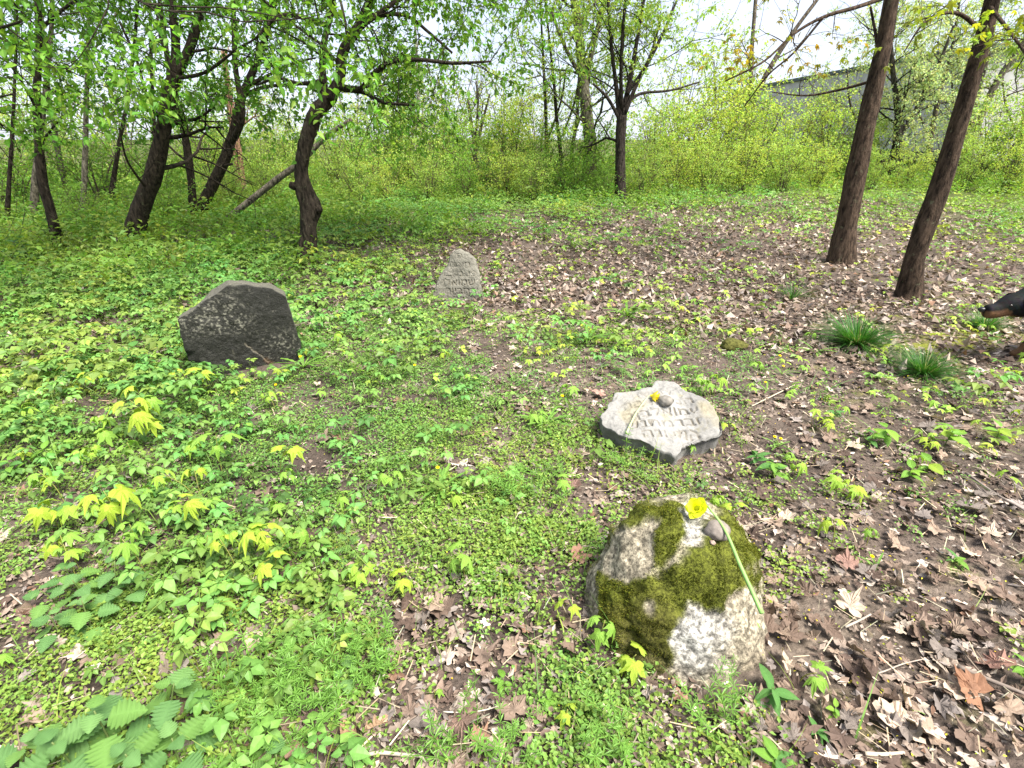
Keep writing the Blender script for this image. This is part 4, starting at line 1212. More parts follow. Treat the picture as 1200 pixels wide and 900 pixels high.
# ================================================================== BUILDING
def building():
    YL = 42.0
    A = at_y(858, 106, YL)
    zt = A.z
    # the eaves climb to the right in the picture because that end stands nearer
    r = ray(1055, 69)
    tt = (zt - CAM_H) / r.z
    B = Vector((0, 0, CAM_H)) + r * tt
    d = (B - A); d.z = 0; Lc = d.length; d.normalize()
    nrm = Vector((d.y, -d.x, 0))
    length = Lc * 1.25
    z0 = h1(A.x, A.y) - 0.3
    root = empty('building', (A.x, A.y, z0))
    M_WALL = flat_mat('grey_render', (0.42, 0.415, 0.41), 0.9, 0.1, 4, 0.14, 0.3, 0.01)
    M_COP = flat_mat('coping', (0.055, 0.075, 0.078), 0.6, 0.3, 6, 0.2, 0.1)
    def box(name, s0, s1, n0, n1, za, zb, mat):
        V = []
        for z in (za, zb):
            for (s, q) in ((s0, n0), (s1, n0), (s1, n1), (s0, n1)):
                p = d * s + nrm * q
                V.append((p.x, p.y, z))
        Fq = [(0, 3, 2, 1), (4, 5, 6, 7), (0, 1, 5, 4), (1, 2, 6, 5), (2, 3, 7, 6), (3, 0, 4, 7)]
        return obj(name, mesh_np(name, V, np.array(Fq)), mat, root)
    H = zt - z0
    box('core', 0.1, length - 0.1, -9, -0.06, 0, H - 0.05, M_WALL)
    n = 9
    for k in range(n):                          # rendered wall panels with recessed joints
        box('wall_panel', length * k / n + 0.02, length * (k + 1) / n - 0.02, -0.06, 0.0, 0.35, H - 0.16, M_WALL)
    box('plinth', -0.03, length, -0.06, 0.05, 0, 0.345, M_COP)
    box('coping', -0.15, length + 0.15, -9.1, 0.14, H - 0.155, H, M_COP)
    tag(root, 'long pale grey building with dark flat roof edge behind the trees on the right', 'building')
building()

# ================================================================== DOG (only head and neck reach into the frame)
def build_dog():
    q = ground_at(1196, 425)
    ox, oy, oz = q.x, q.y, q.z
    S = {'pelvis': (0.80, 0, .56, .125), 'loin': (0.58, 0, .535, .12), 'ribs': (0.36, 0, .515, .150), 'chest': (0.20, 0, .52, .145), 'withers': (0.06, 0, .565, .115), 'neck': (-0.07, 0, .505, .118),
         'nape': (-0.155, 0, .458, .105), 'skull': (-0.22, 0, .445, .094), 'brow': (-0.268, 0, .447, .080), 'stop': (-0.308, 0, .420, .066), 'muzzle': (-0.345, 0, .404, .058), 'muzzle2': (-0.39, 0, .400, .056), 'nose': (-0.425, 0, .400, .050),
         'rump': (0.92, 0, .575, .06), 'tail1': (1.02, 0, .54, .028), 'tail2': (1.13, 0, .45, .022), 'tail3': (1.20, 0, .38, .014)}
    E = [('pelvis', 'loin'), ('loin', 'ribs'), ('ribs', 'chest'), ('chest', 'withers'), ('withers', 'neck'), ('neck', 'nape'), ('nape', 'skull'), ('skull', 'brow'), ('brow', 'stop'), ('stop', 'muzzle'), ('muzzle', 'muzzle2'), ('muzzle2', 'nose'), ('pelvis', 'rump'), ('rump', 'tail1'), ('tail1', 'tail2'), ('tail2', 'tail3')]
    for s, tg in ((-1, 'l'), (1, 'r')):
        st = 0.05 if s < 0 else -0.02
        S.update({'shoulder' + tg: (0.15, s * .085, .43, .07), 'elbow' + tg: (0.19, s * .095, .30, .043), 'wrist' + tg: (0.10 + st * .6, s * .095, .135, .028), 'pastern' + tg: (0.075 + st, s * .095, .06, .025), 'toe' + tg: (0.01 + st, s * .095, .028, .027),
                  'thigh' + tg: (0.80, s * .10, .44, .085), 'knee' + tg: (0.70, s * .11, .32, .055), 'hock' + tg: (0.88, s * .10, .175, .027), 'heel' + tg: (0.87, s * .10, .06, .024), 'htoe' + tg: (0.80, s * .10, .027, .027)})
        E += [('chest', 'shoulder' + tg), ('shoulder' + tg, 'elbow' + tg), ('elbow' + tg, 'wrist' + tg), ('wrist' + tg, 'pastern' + tg), ('pastern' + tg, 'toe' + tg),
              ('pelvis', 'thigh' + tg), ('thigh' + tg, 'knee' + tg), ('knee' + tg, 'hock' + tg), ('hock' + tg, 'heel' + tg), ('heel' + tg, 'htoe' + tg)]
    names = list(S)
    me = bpy.data.meshes.new('dog_body')
    me.from_pydata([S[k][:3] for k in names], [(names.index(a), names.index(b)) for a, b in E], [])
    tmp = bpy.data.objects.new('dog_body', me)
    COL.objects.link(tmp)
    sk = tmp.modifiers.new('skin', 'SKIN')
    for i, k in enumerate(names):
        v = me.skin_vertices[0].data[i]
        r = S[k][3]
        v.radius = (r * 0.86, r) if k in ('muzzle', 'muzzle2', 'nose', 'stop') else (r, r)
        v.use_root = (k == 'pelvis')
    sub = tmp.modifiers.new('sub', 'SUBSURF'); sub.levels = 2; sub.render_levels = 2
    dg = bpy.context.evaluated_depsgraph_get()
    ev = tmp.evaluated_get(dg).to_mesh()
    V = np.array([v.co[:] for v in ev.vertices])
    F = np.array([list(p.vertices) if len(p.vertices) == 4 else list(p.vertices) + [p.vertices[-1]] for p in ev.polygons])
    bpy.data.objects.remove(tmp); bpy.data.meshes.remove(me)
    C = np.tile(np.array([0.008, 0.008, 0.009]), (len(V), 1))
    def tan_(mask): C[mask] = np.array([0.12, 0.065, 0.034])
    x, y, z = V.T
    tan_((x < -0.27) & (z < 0.412 + 0.10 * (x + 0.43)) & (x > -0.425) & (np.abs(y) > 0.006))
    tan_((x < -0.20) & (x > -0.28) & (z < 0.385))
    tan_((z < 0.12) & (x < 0.4)); tan_((z < 0.12) & (x > 0.6))
    C += 0.002 * rng.standard_normal(C.shape)
    root = empty('dog', (ox, oy, oz))
    fur = attr_mat('dog_fur', 0.75, 0.12, 90, 0.7, 1.4, 0.4, 0.004, stretch=(0.4, 1, 1))
    # quads with a doubled last corner are rebuilt as plain faces
    quads = F[F[:, 2] != F[:, 3]]
    obj('body', mesh_np('body', V, quads, C, True), fur, root)
    tri = np.concatenate([quads[:, [0, 1, 2]], quads[:, [0, 2, 3]]])
    A, B, Cc = V[tri[:, 0]], V[tri[:, 1]], V[tri[:, 2]]
    nn = np.cross(B - A, Cc - A); ar = np.linalg.norm(nn, axis=1); nn /= ar[:, None] + 1e-12
    N = 26000
    pk = rng.choice(len(tri), N, p=ar / ar.sum() )
    bb = rng.dirichlet((1, 1, 1), N)
    P = (V[tri[pk]] * bb[:, :, None]).sum(1)
    dd = nn[pk] * 0.35 + np.array([0.9, 0, -0.25]) + 0.25 * rng.standard_normal((N, 3))
    dd /= np.linalg.norm(dd, axis=1)[:, None]
    ss = np.cross(dd, nn[pk] + 0.01); ss /= np.linalg.norm(ss, axis=1)[:, None] + 1e-9
    ln = np.where(P[:, 0] < -0.28, 0.010, 0.024)[:, None] * (0.6 + 0.8 * rng.random((N, 1)))
    FV = np.stack([P - ss * 0.0012, P + ss * 0.0012, P + dd * ln], 1).reshape(-1, 3)
    fc = np.repeat((C[tri[pk]] * bb[:, :, None]).sum(1) * (0.8 + 0.6 * rng.random((N, 1))), 3, 0)
    fo = obj('fur', mesh_np('fur', FV, np.arange(3 * N).reshape(-1, 3), fc), fur, root)
    fo['kind'] = 'stuff'
    blk = flat_mat('dog_nose', (0.01, 0.01, 0.011), 0.35, 0.5, 60, 0.2, 0.2)
    nose = pebble_mesh(31, 0.019, 0.024, 0.020)
    obj('nose', nose, blk, root, (-0.446, 0, 0.413))
    eye = pebble_mesh(33, 0.009, 0.009, 0.009, 2)
    for s in (-1, 1):
        obj('eye', eye, flat_mat('dog_eye', (0.02, 0.012, 0.008), 0.15, 0.6, 10, 0.1, 0.0), root, (-0.298, s * 0.052, 0.458))
        # floppy ear: a folded flap hanging beside the skull
        n, V2, F2 = 8, [], []
        for i in range(n + 1):
            t = i / n
            w = 0.034 * (1 - t ** 2.2) + 0.006
            for side, off in ((0, 0.006), (1, -0.006)):
                for k in range(5):
                    u = (k / 4 - 0.5) * 2
                    V2.append((u * w - 0.012 * t, s * (0.075 + 0.035 * math.sin(t * 1.9) + off - 0.008 * u * u), 0.530 - 0.095 * t + 0.012 * math.sin(t * 3)))
        def vid(i, sd, k): return i * 10 + sd * 5 + k
        for i in range(n):
            for k in range(4):
                F2 += [(vid(i, 0, k), vid(i, 0, k + 1), vid(i + 1, 0, k + 1), vid(i + 1, 0, k)), (vid(i, 1, k + 1), vid(i, 1, k), vid(i + 1, 1, k), vid(i + 1, 1, k + 1))]
            F2 += [(vid(i, 0, 0), vid(i + 1, 0, 0), vid(i + 1, 1, 0), vid(i, 1, 0)), (vid(i, 0, 4), vid(i, 1, 4), vid(i + 1, 1, 4), vid(i + 1, 0, 4))]
        obj('ear', mesh_np('ear', V2, np.array(F2), np.tile([0.009, 0.009, 0.010], (len(V2), 1)), True), fur, root, (-0.19, 0, -0.015))
    tag(root, 'black and tan dog walking in from the right edge, head lowered', 'dog')
build_dog()

# ================================================================== LEAF LITTER
LIT_COL = np.array([[0.175, 0.126, 0.098], [0.25, 0.195, 0.158], [0.36, 0.295, 0.24], [0.46, 0.39, 0.33], [0.10, 0.069, 0.055], [0.215, 0.182, 0.165], [0.22, 0.13, 0.088]])
def lit_tint(n, p=(0.26, 0.22, 0.11, 0.05, 0.20, 0.13, 0.03)):
    c = LIT_COL[rng.choice(len(LIT_COL), n, p=p)]
    return c * (1 + 0.18 * rng.standard_normal(n))[:, None].clip(0.5, 1.5)
DEAD = []
for i in range(14):
    t = maple_leaf(0.075, 0.05, [2.5, -3, 5, 8, -6, 12, 4, 18, -9, 7, 3, -14, 6, 22][i] * 0.13, 0.13, 2 if i < 4 else 1, 0.72, 0.35 + 0.5 * (i % 3) / 2)
    t.V[:, 0] *= [1.0, 0.6, 0.8][i % 3]
    DEAD.append(t)
DEADSMALL = [strip_leaf(0.05, 0.026, 2, ovate, 0.3, 0.2, 0, 0.1, 0.7, 1.0), strip_leaf(0.06, 0.02, 2, lance, 0.5, -0.2, 0, 0.12, 0.75, 1.0), diamond(0.045, 0.03, 0.3, -0.15), diamond(0.06, 0.022, 0.4, 0.2), strip_leaf(0.035, 0.03, 2, ovate, 0.25, 0.25, 0, 0.15, 0.8, 1.0)]

def litter():
    a = Acc()
    def put(N, d0, d1, p, tmpl, smin, smax, tilt, dens, lift):
        X, Y = scatter(N, d0, d1, p)
        G = zone(Z_CARPET, X, Y)
        patch = 0.5 + 0.9 * fbm(np.stack([X * 1.6, Y * 1.6, 0 * X], 1), 3)
        px, py = project(X, Y, hgt(X, Y))
        sand = np.exp(-(((px - 935) / 70) ** 2 + ((py - 745) / 42) ** 2)) + np.exp(-(((px - 870) / 55) ** 2 + ((py - 800) / 25) ** 2))
        keep = (rng.random(N) < (1 - 0.85 * np.clip(sand, 0, 1)) * dens * np.clip(1.05 - 0.62 * G + 0.35 * (patch - 0.5), 0.1, 1)) & clear_of(X, Y)
        X, Y = X[keep], Y[keep]
        n = len(X)
        Z = hgt(X, Y) + lift * rng.random(n) + 0.006
        R = rots(rng.random(n) * 6.28, tilt * rng.standard_normal(n), tilt * rng.standard_normal(n))
        # now and then a leaf lies upside down
        flip = rng.random(n) < 0.4
        R[flip] = R[flip] @ np.diag([1, 1, -1.0])
        sc = smin + (smax - smin) * rng.random(n) ** 1.5
        tn = lit_tint(n) * (1.15 if d0 > 4 else 1.08)
        w = rng.integers(0, len(tmpl), n)
        for k, t in enumerate(tmpl):
            m = w == k
            a.rep(t, np.stack([X, Y, Z], 1)[m], R[m], sc[m], tn[m])
    put(8600, 0.7, 7.5, 1.1, DEAD, 0.25, 0.78, 0.16, 1.0, 0.016)
    put(50000, 0.6, 7.0, 1.2, DEADSMALL, 0.25, 0.8, 0.24, 0.9, 0.016)
    put(52000, 4.4, 16, 1.0, [diamond(0.08, 0.065, 0.5, 0.2), diamond(0.075, 0.06, -0.5, -0.2), diamond(0.09, 0.045, 0.8, 0.3), DEADSMALL[1]], 0.6, 1.2, 0.4, 1.0, 0.03)
    o = obj('leaf_litter', a.mesh('leaf_litter'), M_LITTER)
    tag(o, 'brown carpet of last autumn\'s fallen leaves across the clearing', 'leaf litter', kind='stuff')
litter()

# the leaves one can pick out near the viewer
DEAD_ME = []
for i in range(10):
    t = maple_leaf(0.085, 0.04, [2.2, -3.5, 6, 9, -7, 13, 4, 16, -10, 8][i] * 0.17, 0.12, 3, 0.7, 0.5 + 0.4 * (i % 3) / 2)
    DEAD_ME.append((t, {}))
def dead_leaf(px, py, size, colr, label, yaw=None, var=None, group=None, tilt=0.25):
    p = ground_at(px, py)
    k = rng.integers(0, len(DEAD_ME)) if var is None else var
    t, cache = DEAD_ME[k]
    key = tuple(np.round(colr, 3))
    if key not in cache:
        cl = t.C * np.array(colr) * (1 + 0.18 * fbm(t.V * 60 + 3 * k, 2))[:, None]
        me = mesh_np('dead_leaf', t.V, t.F, cl, False); me.materials.append(M_LITTER)
        cache[key] = me
    o = obj('dead_leaf', cache[key], None, None, p + Vector((0, 0, 0.018 + 0.012 * rng.random())), (tilt * rng.standard_normal(), tilt * rng.standard_normal(), rng.random() * 6.28 if yaw is None else yaw), size)
    return tag(o, label, 'dead leaf', group)
TAN, LTAN, DKB, RED, GRY = (0.27, 0.20, 0.15), (0.40, 0.32, 0.25), (0.085, 0.058, 0.045), (0.23, 0.12, 0.072), (0.165, 0.138, 0.12)
for px, py, s, c, l, v in [
    (518, 718, 0.95, TAN, 'folded tan dead leaf in the chickweed, left of the mossy boulder', 3),
    (682, 655, 0.75, (0.30, 0.17, 0.12), 'reddish-brown curled leaf touching the left side of the mossy boulder', 4),
    (540, 845, 1.05, (0.22, 0.145, 0.115), 'large crumpled brown leaf at the bottom centre', 0),
    (492, 845, 0.9, GRY, 'grey-brown withered leaf left of the large crumpled leaf at the bottom', 1),
    (571, 885, 0.7, LTAN, 'pale rolled leaf standing on edge at the bottom centre', 7),
    (412, 860, 0.7, (0.35, 0.22, 0.14), 'rolled brown leaf strip at the bottom, left of the crumpled leaves', 7),
    (442, 857, 0.6, (0.38, 0.25, 0.16), 'small twisted tan leaf near the bottom stick', 5),
    (362, 880, 0.9, (0.24, 0.15, 0.11), 'brown leaf half under the cleavers at the bottom', 2),
    (1140, 818, 0.95, RED, 'rust-coloured pointed leaf on the path at lower right', 2),
    (1050, 858, 1.15, LTAN, 'large pale lobed leaf on the path at lower right', 0),
    (1085, 855, 0.9, (0.50, 0.40, 0.33), 'pale grey leaf overlapping the large pale lobed leaf', 6),
    (1168, 783, 0.9, (0.25, 0.14, 0.11), 'dark reddish leaf by the right edge near the leafy sprig', 1),
    (993, 668, 0.8, (0.25, 0.15, 0.12), 'brown leaf beside the yellow flower right of the mossy boulder', 6),
    (1150, 608, 0.75, LTAN, 'pale curled leaf lying on the right side path', 5),
    (1107, 540, 0.8, TAN, 'tan leaf strip below the sprouting saplings on the right', 7),
    (1090, 492, 0.9, LTAN, 'whitish leaf above the sprouting saplings on the right', 3),
    (480, 715, 0.7, DKB, 'dark curled leaf just left of the folded tan leaf', 8),
    (55, 765, 0.75, (0.42, 0.34, 0.29), 'pale leaf at the left edge below the nettles', 2),
    (98, 770, 0.6, (0.36, 0.29, 0.25), 'small pale leaf right of the one at the left edge', 4),
    (35, 722, 0.7, (0.30, 0.18, 0.14), 'brown rolled leaf at the left edge beside the nettles', 7),
    (300, 757, 0.7, (0.45, 0.35, 0.25), 'tan curled leaf right of the dark leaf patch at lower left', 3),
    (262, 770, 0.8, (0.16, 0.10, 0.08), 'dark leaf in the bare patch at lower left', 5),
    (375, 520, 0.9, TAN, 'tan leaf in the bare patch below the dark gravestone', 6),
    (365, 380, 0.9, LTAN, 'pale leaf in the grass right of the dark gravestone', 3),
    (705, 465, 1.0, (0.33, 0.20, 0.16), 'reddish-brown leaf at the upper left corner of the white stone', 0),
    (545, 548, 0.9, (0.52, 0.45, 0.38), 'whitish leaf next to the dandelion left of centre', 2),
    (670, 575, 0.9, (0.20, 0.12, 0.10), 'dark brown leaf in the hollow between the white stone and boulder', 8)]:
    dead_leaf(px, py, s, c, l, var=v)
def region(px, py):
    if py > 640 and px > 880: return 'on path right of boulder'
    if py > 560 and px > 880: return 'between boulder and sapling sprouts'
    if px > 860: return 'on litter right of the white stone'
    if py < 420 and px > 580: return 'on litter behind the white stone'
    if py < 470: return 'near the dark gravestone'
    if px < 330: return 'under plants at lower left'
    if py > 640: return 'left of the mossy boulder'
    return 'left of the white stone'
ALIKE = []                                   # (object, px, py): look-alikes told apart below by where they lie
def tell_apart():
    ords = ['leftmost', 'second from left', 'third from left', 'fourth from left', 'fifth from left', 'sixth from left', 'seventh from left', 'eighth from left']
    by = {}
    for it in ALIKE: by.setdefault(it[0]['label'], []).append(it)
    for lab, its in by.items():
        if len(its) == 1: continue
        its.sort(key=lambda t: -t[2])
        nrow = max(1, math.ceil(len(its) / 7))
        rows = ['nearest row', 'second row', 'third row', 'fourth row', 'farthest row'] if nrow > 1 else ['']
        per = math.ceil(len(its) / nrow)
        for r in range(nrow):
            row = sorted(its[r * per:(r + 1) * per], key=lambda t: t[1])
            for k, it in enumerate(row):
                it[0]['label'] = lab + (', ' + rows[min(r, len(rows) - 1)] if rows[0] else '') + ', ' + ('rightmost' if k == len(row) - 1 and k > 0 else ords[k])
for i in range(210):
    if i < 130: px, py = rng.uniform(890, 1195), rng.uniform(480, 890)
    elif i < 165: px, py = rng.uniform(600, 1150), rng.uniform(300, 480)
    else: px, py = rng.uniform(20, 690), rng.uniform(470, 890)
    p = ground_at(px, py)
    if not clear_of(np.array([p.x]), np.array([p.y]))[0]: continue
    c = [TAN, LTAN, DKB, GRY, (0.15, 0.105, 0.08), (0.20, 0.145, 0.11)][rng.choice(6, p=[.16, .10, .17, .2, .2, .17])]
    rg = region(px, py)
    cw = {TAN: 'tan', LTAN: 'pale', DKB: 'dark brown', GRY: 'greyish'}.get(c, 'mid-brown')
    sz = rng.uniform(0.38, 0.85)
    sw = 'small' if sz < 0.53 else 'broad' if sz > 0.70 else 'middling'
    ALIKE.append((dead_leaf(px, py, sz, c, f'{sw} {cw} dead leaf {rg}', group=f'single dead leaves {rg}'), px, py))

# twigs on the ground
def stick(pts, w, label, colr=(0.26, 0.21, 0.16)):
    P = []
    for px, py in pts:
        g = ground_at(px, py); P.append(np.array(g) + np.array([0, 0, w * 1.0 + 0.02]))
    b = P[0].copy()
    P, R = smooth_path([p - b for p in P], np.linspace(w, w * 0.6, len(P)), 5)
    t = tube(P, R, 7, 0.12)
    o = obj('stick', mesh_np('stick', t.V, t.F, np.tile(colr, (len(t.V), 1)) * (1 + .15 * fbm(t.V * 40, 2))[:, None], True), M_TWIG, None, b)
    return tag(o, label, 'stick')
stick([(398, 897), (425, 893), (445, 889), (470, 891), (492, 893), (500, 899)], 0.0055, 'pale grey crooked stick along the bottom edge', (0.36, 0.31, 0.25))
stick([(1010, 890), (1030, 891), (1056, 889)], 0.006, 'short pale stick at the bottom right of centre', (0.40, 0.34, 0.26))
stick([(1118, 788), (1150, 802), (1200, 822)], 0.008, 'dark grey stick on the path near the right edge', (0.16, 0.13, 0.11))
stick([(1122, 765), (1135, 782), (1150, 800)], 0.004, 'thin straight twig crossing the dark stick on the path', (0.22, 0.17, 0.13))
stick([(988, 741), (1003, 734), (1018, 726)], 0.0045, 'little grey twig on the sand right of the mossy boulder', (0.30, 0.26, 0.22))
stick([(1018, 797), (1035, 792), (1055, 784), (1080, 778)], 0.0025, 'thin curved twig lying on the dark leaves', (0.30, 0.25, 0.21))
stick([(520, 840), (545, 841), (568, 838), (592, 831)], 0.0022, 'pale straw lying over the large crumpled leaf', (0.50, 0.45, 0.36))
stick([(930, 455), (900, 470), (880, 480)], 0.004, 'pale dry stalk right of the white stone', (0.48, 0.42, 0.30))
stick([(1130, 560), (1165, 585), (1200, 605)], 0.007, 'grey fallen twig by the right edge below the saplings', (0.18, 0.15, 0.13))
stick([(85, 600), (105, 594), (125, 588)], 0.006, 'grey twig in the chickweed at the left', (0.25, 0.21, 0.18))
stick([(800, 380), (830, 372), (850, 376)], 0.006, 'grey twig on the open litter', (0.25, 0.21, 0.18))

# ================================================================== HERB CARPET
def chick_sprig(n, r, hgt_, size):
    ts = []
    for k in range(n):
        a = rng.random() * 6.28
        rr = r * math.sqrt(rng.random())
        z = hgt_ * (0.25 + 0.75 * rng.random()) * (1.1 - 0.5 * rr / r)
        s = size * (0.6 + 0.7 * rng.random())
        d = diamond(s, s * 0.72, 0.25, 0.2, 0.55)
        c = 0.75 + 0.45 * z / hgt_
        ts.append(xf(d, rot(rng.random() * 6.28, 0.35 * rng.standard_normal(), 0.35 * rng.standard_normal()), 1, (rr * math.cos(a), rr * math.sin(a), z), (0.88 + 0.24 * rng.random())))
    return join(ts)
CHICK = [chick_sprig(22, 0.05, 0.05, 0.013) for _ in range(6)]
CHICK_FAR = [chick_sprig(12, 0.10, 0.08, 0.036) for _ in range(4)]
def blade(L, W, n=3, bend=0.6):
    V, F = [], []
    for i in range(n + 1):
        t = i / n
        w = W * (1 - t ** 1.5) / 2 + 0.0002
        y = L * t * (0.35 + bend * t); z = L * (t - 0.45 * bend * t * t)
        V += [(-w, y, z), (w, y, z)]
    for i in range(n):
        a = 2 * i
        F += [(a, a + 1, a + 3), (a, a + 3, a + 2)]
    return T(V, F)
def elder(leaves, ht, size, near):
    ts = []
    for k in range(leaves):
        a = k * 6.28 / leaves + rng.random()
        hh = ht * (0.6 + 0.5 * rng.random()); rr = ht * (0.35 + 0.35 * rng.random())
        tip = np.array([rr * math.cos(a), rr * math.sin(a), hh])
        if near: ts.append(T(*(lambda q: (q.V, q.F, q.C * np.array([1.1, 1.0, 1.0])))(tube([(0, 0, 0), tip * np.array([.4, .4, .7]), tip], [0.0018, 0.0015, 0.001], 3, 0, False))))
        yaw = a - math.pi / 2
        for j, (da, ss) in enumerate([(0, 1.0), (1.15, 0.85), (-1.15, 0.85), (2.1, 0.6), (-2.1, 0.6)][:5 if near else 5]):
            s = size * ss * (0.8 + 0.4 * rng.random())
            lf = strip_leaf(s, s * 0.66, 3, ovate, 0.2, 0.25, 0.10, 0.02, 1.1, 0.95) if near else diamond(s, s * 0.7, 0.25, 0.25)
            ts.append(xf(lf, rot(yaw + da, -0.15 + 0.25 * rng.standard_normal(), 0.2 * rng.standard_normal()), 1, tip + np.array([math.cos(a + da), math.sin(a + da), 0]) * 0.006, 0.85 + 0.3 * rng.random()))
    return join(ts)
ELDER_N = [elder(3, 0.10, 0.042, True) for _ in range(5)]
ELDER_F = [elder(6, 0.17, 0.052, False) for _ in range(5)]
SEED_F = [join([xf(maple_leaf(0.026, 0.5, 0, 0.05, 1), rot(a + .3 * rng.random(), -0.1), 1, (0.02 * math.cos(a), 0.02 * math.sin(a), 0.05)) for a in (0, 3.14)]) for _ in range(3)]
TALL = []
for _ in range(5):
    ts = []
    for k in range(34):
        a = rng.random() * 6.28; r = 0.20 * math.sqrt(rng.random()); z = 0.42 * rng.random() ** 0.7 * (1.1 - r / 0.35)
        s = 0.055 * (0.6 + 0.8 * rng.random())
        ts.append(xf(diamond(s, s * 0.6, 0.3, 0.3), rot(rng.random() * 6.28, 0.45 * rng.standard_normal(), 0.4 * rng.standard_normal()), 1, (r * math.cos(a), r * math.sin(a), z), 0.75 + 0.5 * rng.random()))
    TALL.append(join(ts))

GAPS = [(375, 545, 45, 28, 1), (285, 765, 55, 30, 1), (490, 725, 70, 32, 1), (690, 585, 45, 28, 1), (40, 715, 55, 26, .9), (520, 850, 100, 45, 1), (375, 870, 45, 35, .8), (120, 480, 45, 18, .8), (300, 575, 30, 20, .7), (700, 470, 22, 22, 1), (560, 405, 55, 22, .8),
        (420, 510, 40, 14, .6), (650, 660, 40, 16, .7), (540, 545, 24, 12, .7), (920, 765, 90, 60, 1), (860, 815, 60, 22, 1), (620, 760, 22, 40, .6), (230, 690, 30, 18, .6), (470, 470, 40, 12, .5)]
def gaps(X, Y):
    px, py = project(X, Y, hgt(X, Y))
    k = np.ones(len(X))
    for (cx, cy, rx, ry, a) in GAPS: k *= 1 - a * np.exp(-(((px - cx) / rx) ** 2 + ((py - cy) / ry) ** 2) ** 1.5)
    return k
def spread(name, label, cat, parts, mat):
    a = Acc()
    for (N, d0, d1, p, grid, tmpl, smin, smax, base, var, hue, patchy, gain, tilt) in parts:
        X, Y = scatter(N, d0, d1, p)
        Zn = zone(grid, X, Y)
        pn = fbm(np.stack([X * patchy, Y * patchy, 0 * X + 3.3], 1), 3)
        keep = (rng.random(N) < gaps(X, Y) * np.clip(gain * Zn ** 1.3 * np.clip(0.62 + 1.0 * pn + 0.5 * (Zn - 0.5), 0, 1.4), 0, 1)) & clear_of(X, Y)
        X, Y = X[keep], Y[keep]; n = len(X)
        P = np.stack([X, Y, hgt(X, Y)], 1)
        R = rots(rng.random(n) * 6.28, tilt * rng.standard_normal(n), tilt * rng.standard_normal(n))
        tn = tints(n, base, var, hue)
        # drifts of yellower and darker growth
        drift = fbm(np.stack([X * 0.9, Y * 0.9, 0 * X + 9], 1), 2)[:, None]
        tn = tn * (1 + drift * np.array([0.22, 0.08, 0.0]))
        sc = smin + (smax - smin) * rng.random(n)
        w = rng.integers(0, len(tmpl), n)
        for k, t in enumerate(tmpl):
            m = w == k
            a.rep(t, P[m], R[m], sc[m], tn[m])
    o = obj(name, a.mesh(name), mat)
    return tag(o, label, cat, kind='stuff')
C_CHICK = (0.17, 0.28, 0.052)
C_ELDER = (0.14, 0.265, 0.055)
C_TALL = (0.19, 0.31, 0.055)
spread('chickweed', 'low bright green chickweed carpet covering the ground', 'chickweed', [
    (20500, 0.6, 5.0, 1.25, Z_CARPET, CHICK, 0.8, 1.35, C_CHICK, 0.14, 0.10, 1.7, 1.0, 0.15),
    (9000, 4.0, 14.0, 1.0, Z_CARPET, CHICK_FAR, 0.8, 1.4, (0.19, 0.295, 0.065), 0.2, 0.14, 1.2, 1.0, 0.15),
    (9000, 11.0, 30.0, 0.4, np.clip(Z_CARPET, 0.55, 1), CHICK_FAR, 1.5, 2.6, (0.22, 0.33, 0.05), 0.2, 0.14, 0.7, 1.2, 0.15)], M_CARPET)
spread('ground_elder', 'leafy mid-green ground elder among the low herbs', 'ground elder', [
    (2600, 0.7, 4.2, 1.1, Z_MID, ELDER_N, 0.65, 1.3, C_ELDER, 0.2, 0.14, 1.9, 1.0, 0.15),
    (10500, 3.4, 16.0, 0.9, Z_MID, ELDER_F, 0.7, 1.3, (0.16, 0.28, 0.058), 0.22, 0.2, 0.9, 1.0, 0.15)], M_CARPET)
spread('tall_herbs', 'knee-high green herbs massed under the trees', 'herbs', [
    (9600, 6.0, 24.0, 0.55, Z_TALL, TALL, 0.7, 1.4, C_TALL, 0.2, 0.16, 0.6, 1.2, 0.1)], M_LEAF)
spread('maple_sprouts', 'tiny yellow-green maple sprouts scattered over the leaf litter', 'sprouts', [
    (4200, 3.2, 15.0, 0.7, np.clip(1.1 - Z_TALL, 0.25, 1) * 0.75, SEED_F, 0.8, 1.8, (0.30, 0.42, 0.055), 0.2, 0.12, 1.1, 1.0, 0.25)], M_CARPET)
BL = [blade(0.13, 0.004, 3, b) for b in (0.3, 0.6, 0.9)]
spread('thin_grass', 'thin scattered grass blades among the herbs', 'grass', [
    (9000, 0.7, 9.0, 1.0, np.clip(Z_CARPET, 0.15, 0.8), BL, 0.5, 1.3, (0.15, 0.24, 0.05), 0.25, 0.15, 2.5, 1.0, 0.4)], M_CARPET)
